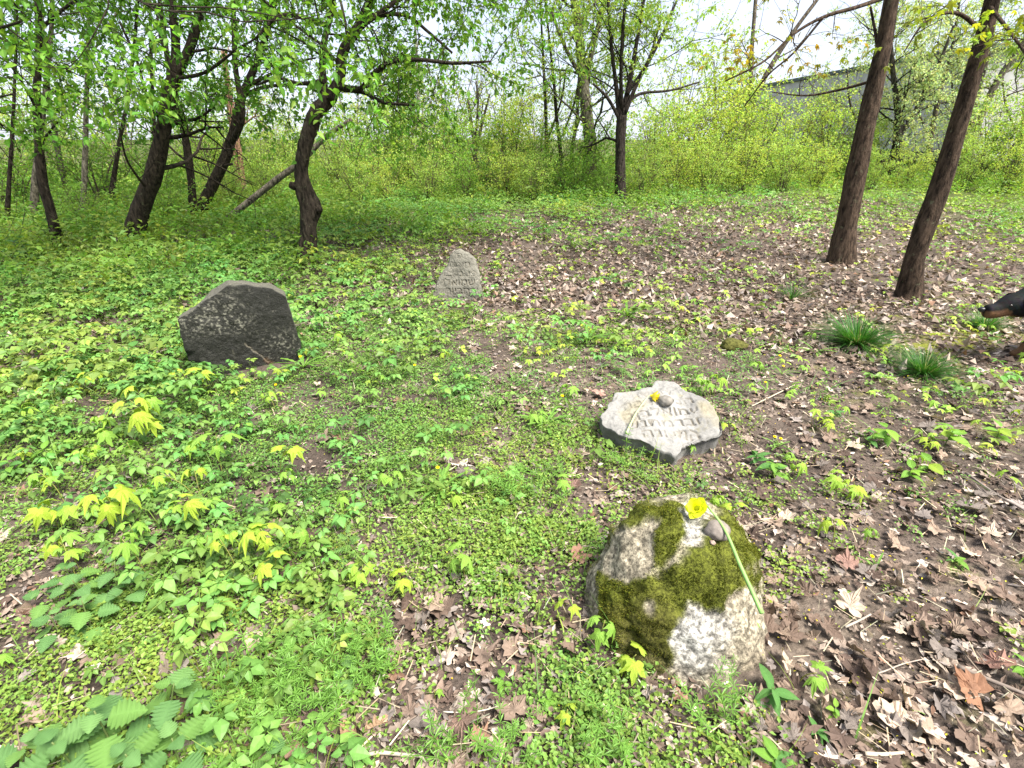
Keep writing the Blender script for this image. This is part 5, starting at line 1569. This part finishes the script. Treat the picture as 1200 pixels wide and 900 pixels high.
# fallen bud scales and straw on the trodden soil
def specks():
    a = Acc()
    X, Y = scatter(5200, 0.7, 5, 1.1)
    px, py = project(X, Y, hgt(X, Y))
    k = (rng.random(len(X)) < np.clip((px - 560) / 500, 0.05, 1)) & clear_of(X, Y)
    X, Y = X[k], Y[k]; n = len(X)
    P = np.stack([X, Y, hgt(X, Y) + 0.012 + 0.02 * rng.random(n)], 1)
    a.rep(diamond(0.008, 0.005, 0.5, 0.2), P, rots(rng.random(n) * 6.28, 0.5 * rng.standard_normal(n), 0.5 * rng.standard_normal(n)), 0.7 + 0.8 * rng.random(n), tints(n, (0.42, 0.40, 0.04), 0.25, 0.2))
    X, Y = scatter(2600, 0.7, 6, 1.0)
    k = clear_of(X, Y); X, Y = X[k], Y[k]; n = len(X)
    P = np.stack([X, Y, hgt(X, Y) + 0.014 + 0.02 * rng.random(n)], 1)
    a.rep(T([(-.0012, 0, 0), (.0012, 0, 0), (.001, .05, .004), (-.001, .05, .004)], [(0, 1, 2), (0, 2, 3)]), P, rots(rng.random(n) * 6.28, 0.15 * rng.standard_normal(n), 0.3 * rng.standard_normal(n)), 0.5 + 1.2 * rng.random(n), tints(n, (0.38, 0.32, 0.22), 0.35, 0.1))
    tag(obj('bud_scales', a.mesh('bud_scales'), M_LITTER), 'yellow bud scales and bits of straw strewn over the path', 'plant debris', kind='stuff')
specks()

# ================================================================== SINGLE PLANTS NEAR THE VIEWER
def colored(t, c, name, mat=M_NEAR, smooth=False):
    me = mesh_np(name, t.V, t.F, t.C * np.asarray(c), smooth)
    me.materials.append(mat)
    return me
def stem_obj(root, pts, r0, r1, colr):
    P, R = smooth_path(pts, np.linspace(r0, r1, len(pts)), 4)
    t = tube(P, R, 5)
    return obj('stem', mesh_np('stem', t.V, t.F, np.tile(colr, (len(t.V), 1)), True), M_NEAR, root)
def put_leaf(root, me, p, yaw, pitch, roll, sc):
    R = Matrix(rot(yaw, pitch, roll).tolist())
    return obj('leaf', me, None, root, p, R.to_euler(), sc)

SEED_ME = [[colored(maple_leaf(1.0, d, 0, 0.05, 2), c, 'leaf') for c in ((0.27, 0.43, 0.05), (0.22, 0.39, 0.055), (0.33, 0.45, 0.045))] for d in (0.45, 0.7, 1.0)]
NPLANT = [0]
def seedling(px, py, size, leaves, label, group=None, ht=None):
    size, ht = size * 1.6, (ht * 1.5 if ht else None)
    g = ground_at(px, py)
    root = empty('maple_seedling', g)
    ht = ht or size * (1.0 + 0.8 * rng.random())
    lean = 0.25 * ht * rng.standard_normal(2)
    top = np.array([lean[0], lean[1], ht])
    stem_obj(root, [np.array([0, 0, -0.01]), top * np.array([.3, .3, .55]), top], 0.0022, 0.0014, (0.30, 0.30, 0.08))
    a0 = rng.random() * 6.28
    ci = rng.integers(0, 3)
    for k in range(leaves):
        a = a0 + k * math.pi * (1.0 if k < 2 else 1.0) + (math.pi / 2 if k >= 2 else 0) + 0.3 * rng.standard_normal()
        lv = top * (1.0 if k < 2 else 0.8)
        s = size * (0.75 + 0.5 * rng.random()) * (1 if k < 2 else 0.8)
        d = np.array([-math.sin(a), math.cos(a), 0])
        put_leaf(root, SEED_ME[rng.integers(0, 3)][ci], Vector(lv + d * s * 0.35), a, -0.35 + 0.25 * rng.standard_normal(), 0.2 * rng.standard_normal(), s * 0.62)
    return tag(root, label, 'seedling', group)
for px, py, s, n, l, h in [
    (150, 630, 0.085, 4, 'large yellow maple seedling above the nettles at the left', .16), (262, 560, 0.075, 4, 'bright yellow maple seedling hanging right of the big clump', .16), (200, 525, 0.08, 5, 'large yellow-green maple seedling clump left of centre, tallest leaf', .2),
    (185, 510, 0.06, 4, 'yellow maple seedling just above the tallest leaf clump', .15), (222, 545, 0.05, 2, 'small maple seedling between the two yellow clumps', .08), (165, 480, 0.055, 3, 'upright yellow maple seedling below the bluish herb patch', .12),
    (130, 525, 0.05, 2, 'lone maple seedling left of the tall yellow clump', .08), (235, 580, 0.05, 2, 'folded maple seedling under the hanging yellow leaves', .08), (215, 615, 0.05, 3, 'yellow-green maple seedling right of the large left one', .08),
    (425, 690, 0.042, 3, 'two-lobed lime maple seedling below the mugwort', .06), (470, 698, 0.040, 3, 'lime maple seedling right of the mugwort base', .06), (545, 680, 0.05, 4, 'vivid lime seedling above the folded tan leaf', .09), (118, 505, 0.05, 2, 'small maple seedling by the left bare patch', .07),
    (445, 575, 0.045, 3, 'pale yellow seedling left of the dandelion', .07), (700, 765, 0.045, 5, 'lime maple seedling in front of the left foot of the mossy boulder', .08), (735, 785, 0.040, 3, 'single lime seedling leaf at the front of the mossy boulder', .05), (660, 715, 0.038, 2, 'small lime seedling left of the mossy boulder', .05),
    (835, 470, 0.055, 2, 'yellow leaf pair standing at the right back corner of the white stone', .11), (812, 535, 0.040, 2, 'yellowish seedling at the front right of the white stone', .05), (975, 640, 0.05, 2, 'yellow-green seedling above the yellow flower on the right', .08), (1000, 580, 0.05, 2, 'yellow seedling on litter below the sprouting saplings', .05),
    (1015, 640, 0.035, 2, 'little seedling next to the yellow flower on the right', .05), (985, 585, 0.05, 2, 'leaning yellow seedling on the right litter', .05), (935, 800, 0.035, 3, 'pale seedling by the dock plant in front of the boulder', .05), (876, 770, 0.030, 2, 'thin seedling on bare soil right of the mossy boulder', .06),
    (330, 610, 0.045, 3, 'maple seedling right of the elder patch', .07), (40, 490, 0.05, 2, 'yellow seedling near the left edge', .07), (15, 785, 0.05, 2, 'yellow leaf at the left edge below the nettles', .05), (510, 822, 0.022, 2, 'tiny lime sprout above the crumpled leaf', .03), (660, 855, 0.025, 2, 'tiny yellow sprout at the bottom centre', .04)]:
    seedling(px, py, s, n, l, None, h)
for i in range(46):
    px, py = (rng.uniform(10, 640), rng.uniform(400, 600)) if i < 22 else (rng.uniform(600, 1190), rng.uniform(370, 620))
    p = ground_at(px, py)
    if not clear_of(np.array([p.x]), np.array([p.y]))[0]: continue
    rg = region(px, py)
    n = 2 + int(rng.random() < 0.4)
    ALIKE.append((seedling(px, py, rng.uniform(0.03, 0.045), n, f'small {["two", "three"][n - 2]}-leaved maple seedling {rg}', f'small maple seedlings {rg}'), px, py))

for i in range(30):
    px, py = rng.uniform(60, 340), rng.uniform(455, 690)
    n = 3 + int(rng.random() < 0.5)
    ALIKE.append((seedling(px, py, rng.uniform(0.035, 0.055), n, f'{["three", "four"][n - 3]}-leaved lime maple seedling in the lower left growth', 'lime maple seedlings at lower left', rng.uniform(0.08, 0.14)), px, py))

# nettles
def serrated(n=15):
    return strip_leaf(1.0, 0.92, n, lambda t: np.sin(np.pi * np.clip(t, 0, 1) ** 0.62) ** 0.8, 0.08, 0.22, 0.15, 0.02, 1.16, 0.95, 0.016)
NET_ME = [colored(serrated(), c, 'leaf') for c in ((0.125, 0.25, 0.075), (0.15, 0.28, 0.085), (0.105, 0.22, 0.065), (0.14, 0.27, 0.06))]
def nettle(px, py, ht, size, pairs, label, lean=0.1):
    g = ground_at(px, py)
    root = empty('nettle_plant', g)
    ln = lean * rng.standard_normal(2) * ht
    top = np.array([ln[0], ln[1], ht])
    stem_obj(root, [np.array([0, 0, -0.01]), top * np.array([.3, .3, .5]), top], 0.0035, 0.002, (0.16, 0.22, 0.07))
    a0 = rng.random() * 3.14
    for k in range(pairs):
        f = 1 - k * 0.22
        s = size * (0.55 + 0.40 * k) if k < 2 else size * (1.2 - 0.05 * k)
        for q in range(2):
            a = a0 + k * math.pi / 2 + q * math.pi + 0.15 * rng.standard_normal()
            put_leaf(root, NET_ME[rng.integers(0, 4)], Vector(top * np.array([f, f, f])) + Vector((-math.sin(a), math.cos(a), 0)) * 0.01 * (1 + k), a, (0.22 - 0.12 * k) + 0.12 * rng.standard_normal(), 0.15 * rng.standard_normal(), s * (0.9 + 0.2 * rng.random()))
    return tag(root, label, 'nettle', 'nettle plants at lower left')
for px, py, h, s, pr, l in [
    (90, 905, .15, .085, 4, 'large dark nettle at the bottom left corner'), (135, 880, .17, .085, 4, 'large nettle with broad leaves at the bottom, second from the corner'), (205, 850, .16, .075, 4, 'upright nettle right of the two corner nettles'),
    (215, 905, .13, .075, 4, 'nettle cut by the bottom edge'), (165, 915, .12, .075, 3, 'low nettle between the corner nettles at the bottom'), (40, 915, .12, .08, 3, 'nettle in the very corner at bottom left'),
    (75, 752, .12, .06, 4, 'lowest nettle of the left-hand clump'), (110, 742, .14, .062, 4, 'nettle at the right of the left-hand clump'), (105, 712, .15, .062, 4, 'middle nettle of the left-hand clump'), (140, 700, .15, .062, 4, 'nettle at the back right of the left-hand clump'),
    (160, 705, .12, .055, 3, 'broad nettle leaf group at the right end of the left-hand clump'), (90, 690, .12, .055, 3, 'small nettle at the back of the left-hand clump'), (70, 712, .10, .05, 3, 'small nettle at the left of the left-hand clump'), (330, 915, .10, .05, 3, 'small nettle under the cleavers at the bottom'),
    (410, 800, .06, .05, 2, 'rounded nettle leaf right of the cleavers')]:
    nettle(px, py, h, s, pr, l)

# cleavers (goosegrass): whorls of narrow leaves up thin stems
def cleaver_stem(L, dirv, colr):
    ts = []
    d = np.array(dirv, float); d /= np.linalg.norm(d)
    P = [np.zeros(3)]
    for i in range(5):
        d = d + 0.12 * rng.standard_normal(3); d /= np.linalg.norm(d); P.append(P[-1] + d * L / 5)
    P = np.array(P)
    tb = tube(P, np.linspace(0.0014, 0.0009, 6), 3, 0, False)
    ts.append(tb)
    for i in range(1, 6):
        for k in range(7):
            a = k * 6.28 / 7 + rng.random() * 0.3
            s = 0.026 * (0.7 + 0.5 * rng.random()) * (1 if i < 5 else 0.7)
            ts.append(xf(diamond(s, s * 0.20, 0.3, 0.1, 0.6), rot(a, 0.35 + 0.2 * rng.standard_normal(), 0), 1, P[i], 0.85 + 0.3 * rng.random()))
    t = join(ts)
    return T(t.V, t.F, t.C * np.array(colr))
CLV = [cleaver_stem(0.17, (0.35 * rng.standard_normal(), 0.35 * rng.standard_normal(), 1), (0.15, 0.30, 0.05)) for _ in range(9)]
CLV_ME = []
for t in CLV:
    me = mesh_np('stem', t.V, t.F, t.C); me.materials.append(M_NEAR); CLV_ME.append(me)
def cleavers(px, py, n, rad, label, sc=1.0):
    g = ground_at(px, py)
    root = empty('cleavers_plant', g)
    for k in range(n):
        a = rng.random() * 6.28; r = rad * math.sqrt(rng.random())
        x, y = r * math.cos(a), r * math.sin(a)
        obj('stem', CLV_ME[rng.integers(0, 9)], None, root, (x, y, h1(g.x + x, g.y + y) - g.z - 0.01), (0.3 * rng.standard_normal(), 0.3 * rng.standard_normal(), rng.random() * 6.28), sc * (0.7 + 0.5 * rng.random()))
    return tag(root, label, 'cleavers', 'cleavers clumps')
for px, py, n, r, l in [(320, 800, 26, .13, 'large clump of bright cleavers at lower left'), (305, 860, 20, .12, 'cleavers clump beside the nettles at the bottom'), (360, 840, 16, .1, 'cleavers clump below the large one'), (440, 770, 18, .11, 'cleavers clump left of the crumpled brown leaves'),
                        (420, 800, 12, .08, 'smaller cleavers clump beside the round nettle leaf'), (600, 870, 10, .08, 'cleavers at the bottom right of the pale rolled leaf'), (600, 590, 14, .12, 'cleavers clump between dandelion and white stone'), (640, 575, 12, .12, 'low cleavers left of the white stone'),
                        (740, 550, 8, .06, 'cleavers against the front of the white stone'), (530, 880, 8, .08, 'thin cleavers at the bottom centre'), (845, 850, 8, .08, 'cleavers in front of the mossy boulder'), (720, 870, 10, .1, 'cleavers at the bottom right of centre')]:
    cleavers(px, py, n, r, l)

# mugwort-like plant with feathery leaves
def feather():
    ts = [strip_leaf(1.0, 0.10, 4, lance, 0.2, 0.35)]
    for k in range(5):
        t = 0.2 + 0.15 * k
        for s in (-1, 1):
            ts.append(xf(strip_leaf(0.34 * (1.1 - 0.5 * t), 0.11, 2, lance, 0.2, 0.2), rot(-s * 0.95), 1, (0, t, -0.35 * t * t)))
    return join(ts)
FEA = [colored(feather(), c, 'leaf') for c in ((0.13, 0.25, 0.06), (0.16, 0.29, 0.06), (0.11, 0.22, 0.05))]
def feather_plant(px, py, ht, size, n, label):
    g = ground_at(px, py)
    root = empty('mugwort_plant', g)
    top = np.array([0.01, 0.01, ht])
    stem_obj(root, [np.array([0, 0, -0.01]), top * .5, top], 0.003, 0.0018, (0.17, 0.25, 0.07))
    for k in range(n):
        f = 1 - 0.8 * k / n
        a = k * 2.4
        put_leaf(root, FEA[k % 3], Vector(top * f), a, 0.75 - 0.9 * k / n, 0, size * (0.55 + 0.5 * k / n))
    return tag(root, label, 'herb', 'feathery herbs')
feather_plant(408, 660, .13, .075, 10, 'feathery-leaved mugwort standing alone left of centre')
feather_plant(462, 590, .07, .06, 7, 'small feathery herb left of the dandelion')
feather_plant(730, 440, .13, .10, 14, 'bluish-green feathery clump behind the white stone')
feather_plant(715, 432, .09, .09, 8, 'low bluish herb left of the feathery clump behind the white stone')
feather_plant(645, 410, .08, .09, 8, 'small feathery herb beyond the white stone')

# dandelions, with long leaves in a rosette
DAN = [colored(strip_leaf(1.0, 0.20, 9, lambda t: np.clip(t, 0, 1) ** 0.6 * (1.15 - t) ** 0.4 * (1.1 if int(t * 9) % 2 else 0.7), 0.3, 0.45, 0.12, 0.01, 1.2, 0.95), c, 'leaf') for c in ((0.12, 0.25, 0.04), (0.15, 0.28, 0.045))]
PET = join([xf(strip_leaf(0.0085, 0.0028, 1, lambda t: 0.5 + 0.5 * t, 0.1, 0.0), rot(k * 6.28 / 22 + (0.1 if lv else 0), 0.25 + 0.35 * lv), 0.7 if lv else 1.0, (0, 0, 0.001 * lv)) for lv in range(3) for k in range(22)])
PET_ME = colored(PET, (0.82, 0.62, 0.01), 'flower_head', M_YEL)
def dandelion(px, py, n, size, flowers, label, kind='dandelion'):
    g = ground_at(px, py)
    root = empty('dandelion_plant', g)
    for k in range(n):
        a = k * 2.4 + 0.3 * rng.standard_normal()
        put_leaf(root, DAN[k % 2], Vector((0, 0, 0.008)), a, 0.55 + 0.35 * rng.random(), 0.1 * rng.standard_normal(), size * (0.6 + 0.5 * rng.random()))
    for (fx, fy, hh) in flowers:
        b = at_y(fx, fy, g.y)
        tip = np.array([b.x - g.x, 0.0, max(b.z - g.z, 0.02)])
        st = stem_obj(root, [np.array([0, 0, 0]), tip * np.array([.4, 1, .6]), tip], 0.0016, 0.0014, (0.30, 0.33, 0.13))
        st.name = 'flower_stalk'
        obj('flower_head', PET_ME, None, st, Vector(tip), (0.25, 0, 0), hh)
    return tag(root, label, 'dandelion', 'yellow-flowered plants')
dandelion(515, 578, 14, .14, [(513, 548, 1.0)], 'dandelion with one open yellow flower left of centre')
dandelion(487, 440, 8, .10, [(486, 428, 1.2)], 'dandelion flower in the herbs between gravestone and white stone')
dandelion(665, 480, 8, .10, [(659, 464, 1.2)], 'dandelion with flower left of the white stone')
dandelion(356, 432, 16, .20, [(352, 418, 1.3)], 'big dandelion rosette at the right foot of the dark gravestone')
dandelion(322, 462, 5, .10, [(323, 451, 1.1)], 'small yellow flower in front of the dark gravestone')
dandelion(916, 440, 8, .12, [(914, 417, 1.2), (918, 429, 1.1)], 'plant with two yellow flowers right of the white stone')
dandelion(898, 460, 6, .10, [(897, 448, 1.0)], 'low yellow-flowered plant just right of the white stone back corner')
dandelion(912, 525, 7, .09, [(908, 512, 1.1), (915, 514, 1.0)], 'rosette with twin yellow flowers right of the white stone')
dandelion(1026, 668, 5, .07, [(1022, 652, 0.9)], 'single yellow flower on the right litter below the seedlings')
dandelion(640, 500, 14, .17, [], 'flowerless rosette with upright narrow leaves left of the white stone')
dandelion(690, 400, 18, .20, [], 'dark green leafy rosette on the litter behind the white stone')
dandelion(735, 372, 12, .22, [(748, 340, 1.3)], 'straggling rosette with a yellow flower on the open litter')
dandelion(955, 415, 8, .14, [], 'grassy rosette left of the first grass tuft')
dandelion(790, 405, 9, .13, [], 'yellowish narrow-leaved rosette behind the white stone')

# broad-leaved sprouts
BRO = [colored(strip_leaf(1.0, w, 6, ovate, 0.2, 0.3, 0, 0.01, 1.15, 0.97), c, 'leaf') for w, c in ((0.5, (0.15, 0.30, 0.04)), (0.6, (0.20, 0.35, 0.04)), (0.42, (0.09, 0.22, 0.05)), (0.7, (0.25, 0.36, 0.035)))]
def broadleaf(px, py, ht, size, n, kinds, label, pitch=0.25, group=None):
    g = ground_at(px, py)
    root = empty('broadleaf_sprout', g)
    top = np.array([0.2 * ht * rng.standard_normal(), 0.2 * ht * rng.standard_normal(), ht])
    stem_obj(root, [np.array([0, 0, -0.01]), top * .5, top], 0.0025, 0.0016, (0.16, 0.22, 0.07))
    for k in range(n):
        f = 1 - 0.75 * k / n
        a = k * math.pi + (k // 2) * math.pi / 2 + 0.3 * rng.standard_normal()
        put_leaf(root, BRO[kinds[k % len(kinds)]], Vector(top * f), a, pitch + 0.25 * rng.standard_normal(), 0.2 * rng.standard_normal(), size * (0.7 + 0.5 * rng.random()))
    return tag(root, label, 'sprout', group)
for px, py, h, s, n, kk, l in [
    (1035, 520, .12, .085, 8, (0, 1), 'broad-leaved sapling sprout, leftmost of the three on the right litter'), (1018, 525, .08, .07, 6, (2, 0), 'bluish low sprout left of the three sapling sprouts'), (1105, 525, .13, .09, 8, (0, 1, 3), 'tallest broad-leaved sapling sprout, middle of the three on the right'),
    (1165, 520, .10, .08, 6, (0, 3), 'broad-leaved sapling sprout, rightmost of the three on the right litter'), (1060, 560, .06, .075, 5, (0, 1), 'two-leaved sprout in front of the three sapling sprouts'), (1085, 555, .07, .07, 4, (0, 3), 'sprout in front of the middle sapling sprout'),
    (975, 500, .10, .06, 9, (2,), 'dark leafy herb between the white stone and the sapling sprouts'), (905, 560, .10, .075, 10, (2, 0), 'leafy herb clump right of the white stone front'), (885, 545, .07, .06, 8, (2,), 'bluish herb at the right front of the white stone'),
    (905, 822, .06, .065, 8, (2,), 'dark green pointed-leaf plant on soil in front of the mossy boulder'), (900, 895, .05, .06, 7, (0, 2), 'oval-leaved plant at the bottom edge below the boulder'), (955, 862, .03, .035, 8, (2,), 'small round-leaved plant at the bottom right of the boulder'),
    (970, 850, .05, .025, 12, (1, 0), 'little pale-leaved sprig right of the dark pointed plant'), (1198, 800, .08, .055, 8, (0, 1), 'leafy sprig at the right edge above the path'), (590, 810, .05, .04, 5, (0,), 'small sprout with a folded leaf at the bottom centre'),
    (640, 830, .05, .035, 6, (0,), 'leafy sprout at the bottom between cleavers and boulder'), (30, 305, .30, .13, 22, (2,), 'dark bluish leafy clump at the left edge under the trees'), (110, 425, .15, .12, 14, (0, 2), 'large-leaved herb left of the dark gravestone'), (65, 440, .12, .10, 10, (0, 1), 'mid-green leafy herb at the left, below the large-leaved one'),
    (160, 430, .14, .10, 12, (2,), 'bluish-green herb patch just left of the dark gravestone'), (20, 560, .10, .07, 9, (0, 2), 'leafy herb at the left edge of the chickweed'), (60, 545, .09, .065, 8, (0,), 'leafy herb near the left edge, right of the edge herb'), (1115, 660, .03, .05, 4, (2, 0), 'low leaf rosette on the right path')]:
    broadleaf(px, py, h, s, n, kk, l)

# grass tufts
def grass_tuft(px, py, n, L, label, lean):
    g = ground_at(px, py)
    root = empty('grass_tuft', g)
    a = Acc()
    tm = [blade(1.0, 0.028, 5, b) for b in (0.35, 0.6, 0.9, 1.1)]
    yaw = rng.random(n) * 6.28
    rr = 0.28 * L * np.sqrt(rng.random(n))
    P = np.stack([rr * -np.sin(yaw), rr * np.cos(yaw), 0 * rr - 0.01], 1)
    R = rots(yaw, 0.25 * rng.standard_normal(n), 0.12 * rng.standard_normal(n))
    sh = np.eye(3); sh[0, 2], sh[1, 2] = lean
    R = sh[None] @ R
    sc = L * (0.35 + 0.75 * rng.random(n))
    tn = tints(n, (0.046, 0.15, 0.02), 0.35, 0.15)
    tn[rng.random(n) < 0.09] = (0.30, 0.27, 0.14)
    w = rng.integers(0, 4, n)
    for k in range(4): a.rep(tm[k], P[w == k], R[w == k], sc[w == k], tn[w == k])
    c = obj('blades', a.mesh('blades'), M_NEAR, root); c['kind'] = 'stuff'
    return tag(root, label, 'grass tuft', 'grass tufts on the litter')
grass_tuft(1004, 406, 1300, 0.27, 'larger deep green grass tuft, left one of the pair before the bent trunk', (-0.25, 0.0))
grass_tuft(1082, 439, 1100, 0.215, 'smaller deep green grass tuft, right one of the pair', (-0.2, 0.0))
grass_tuft(1152, 386, 600, 0.2, 'sparse grass tuft just below the dog\'s muzzle', (0.1, 0.0))
grass_tuft(928, 350, 160, 0.22, 'thin upright grass tuft beyond the litter, left of the brown trunks', (0.0, 0.0))

tell_apart()
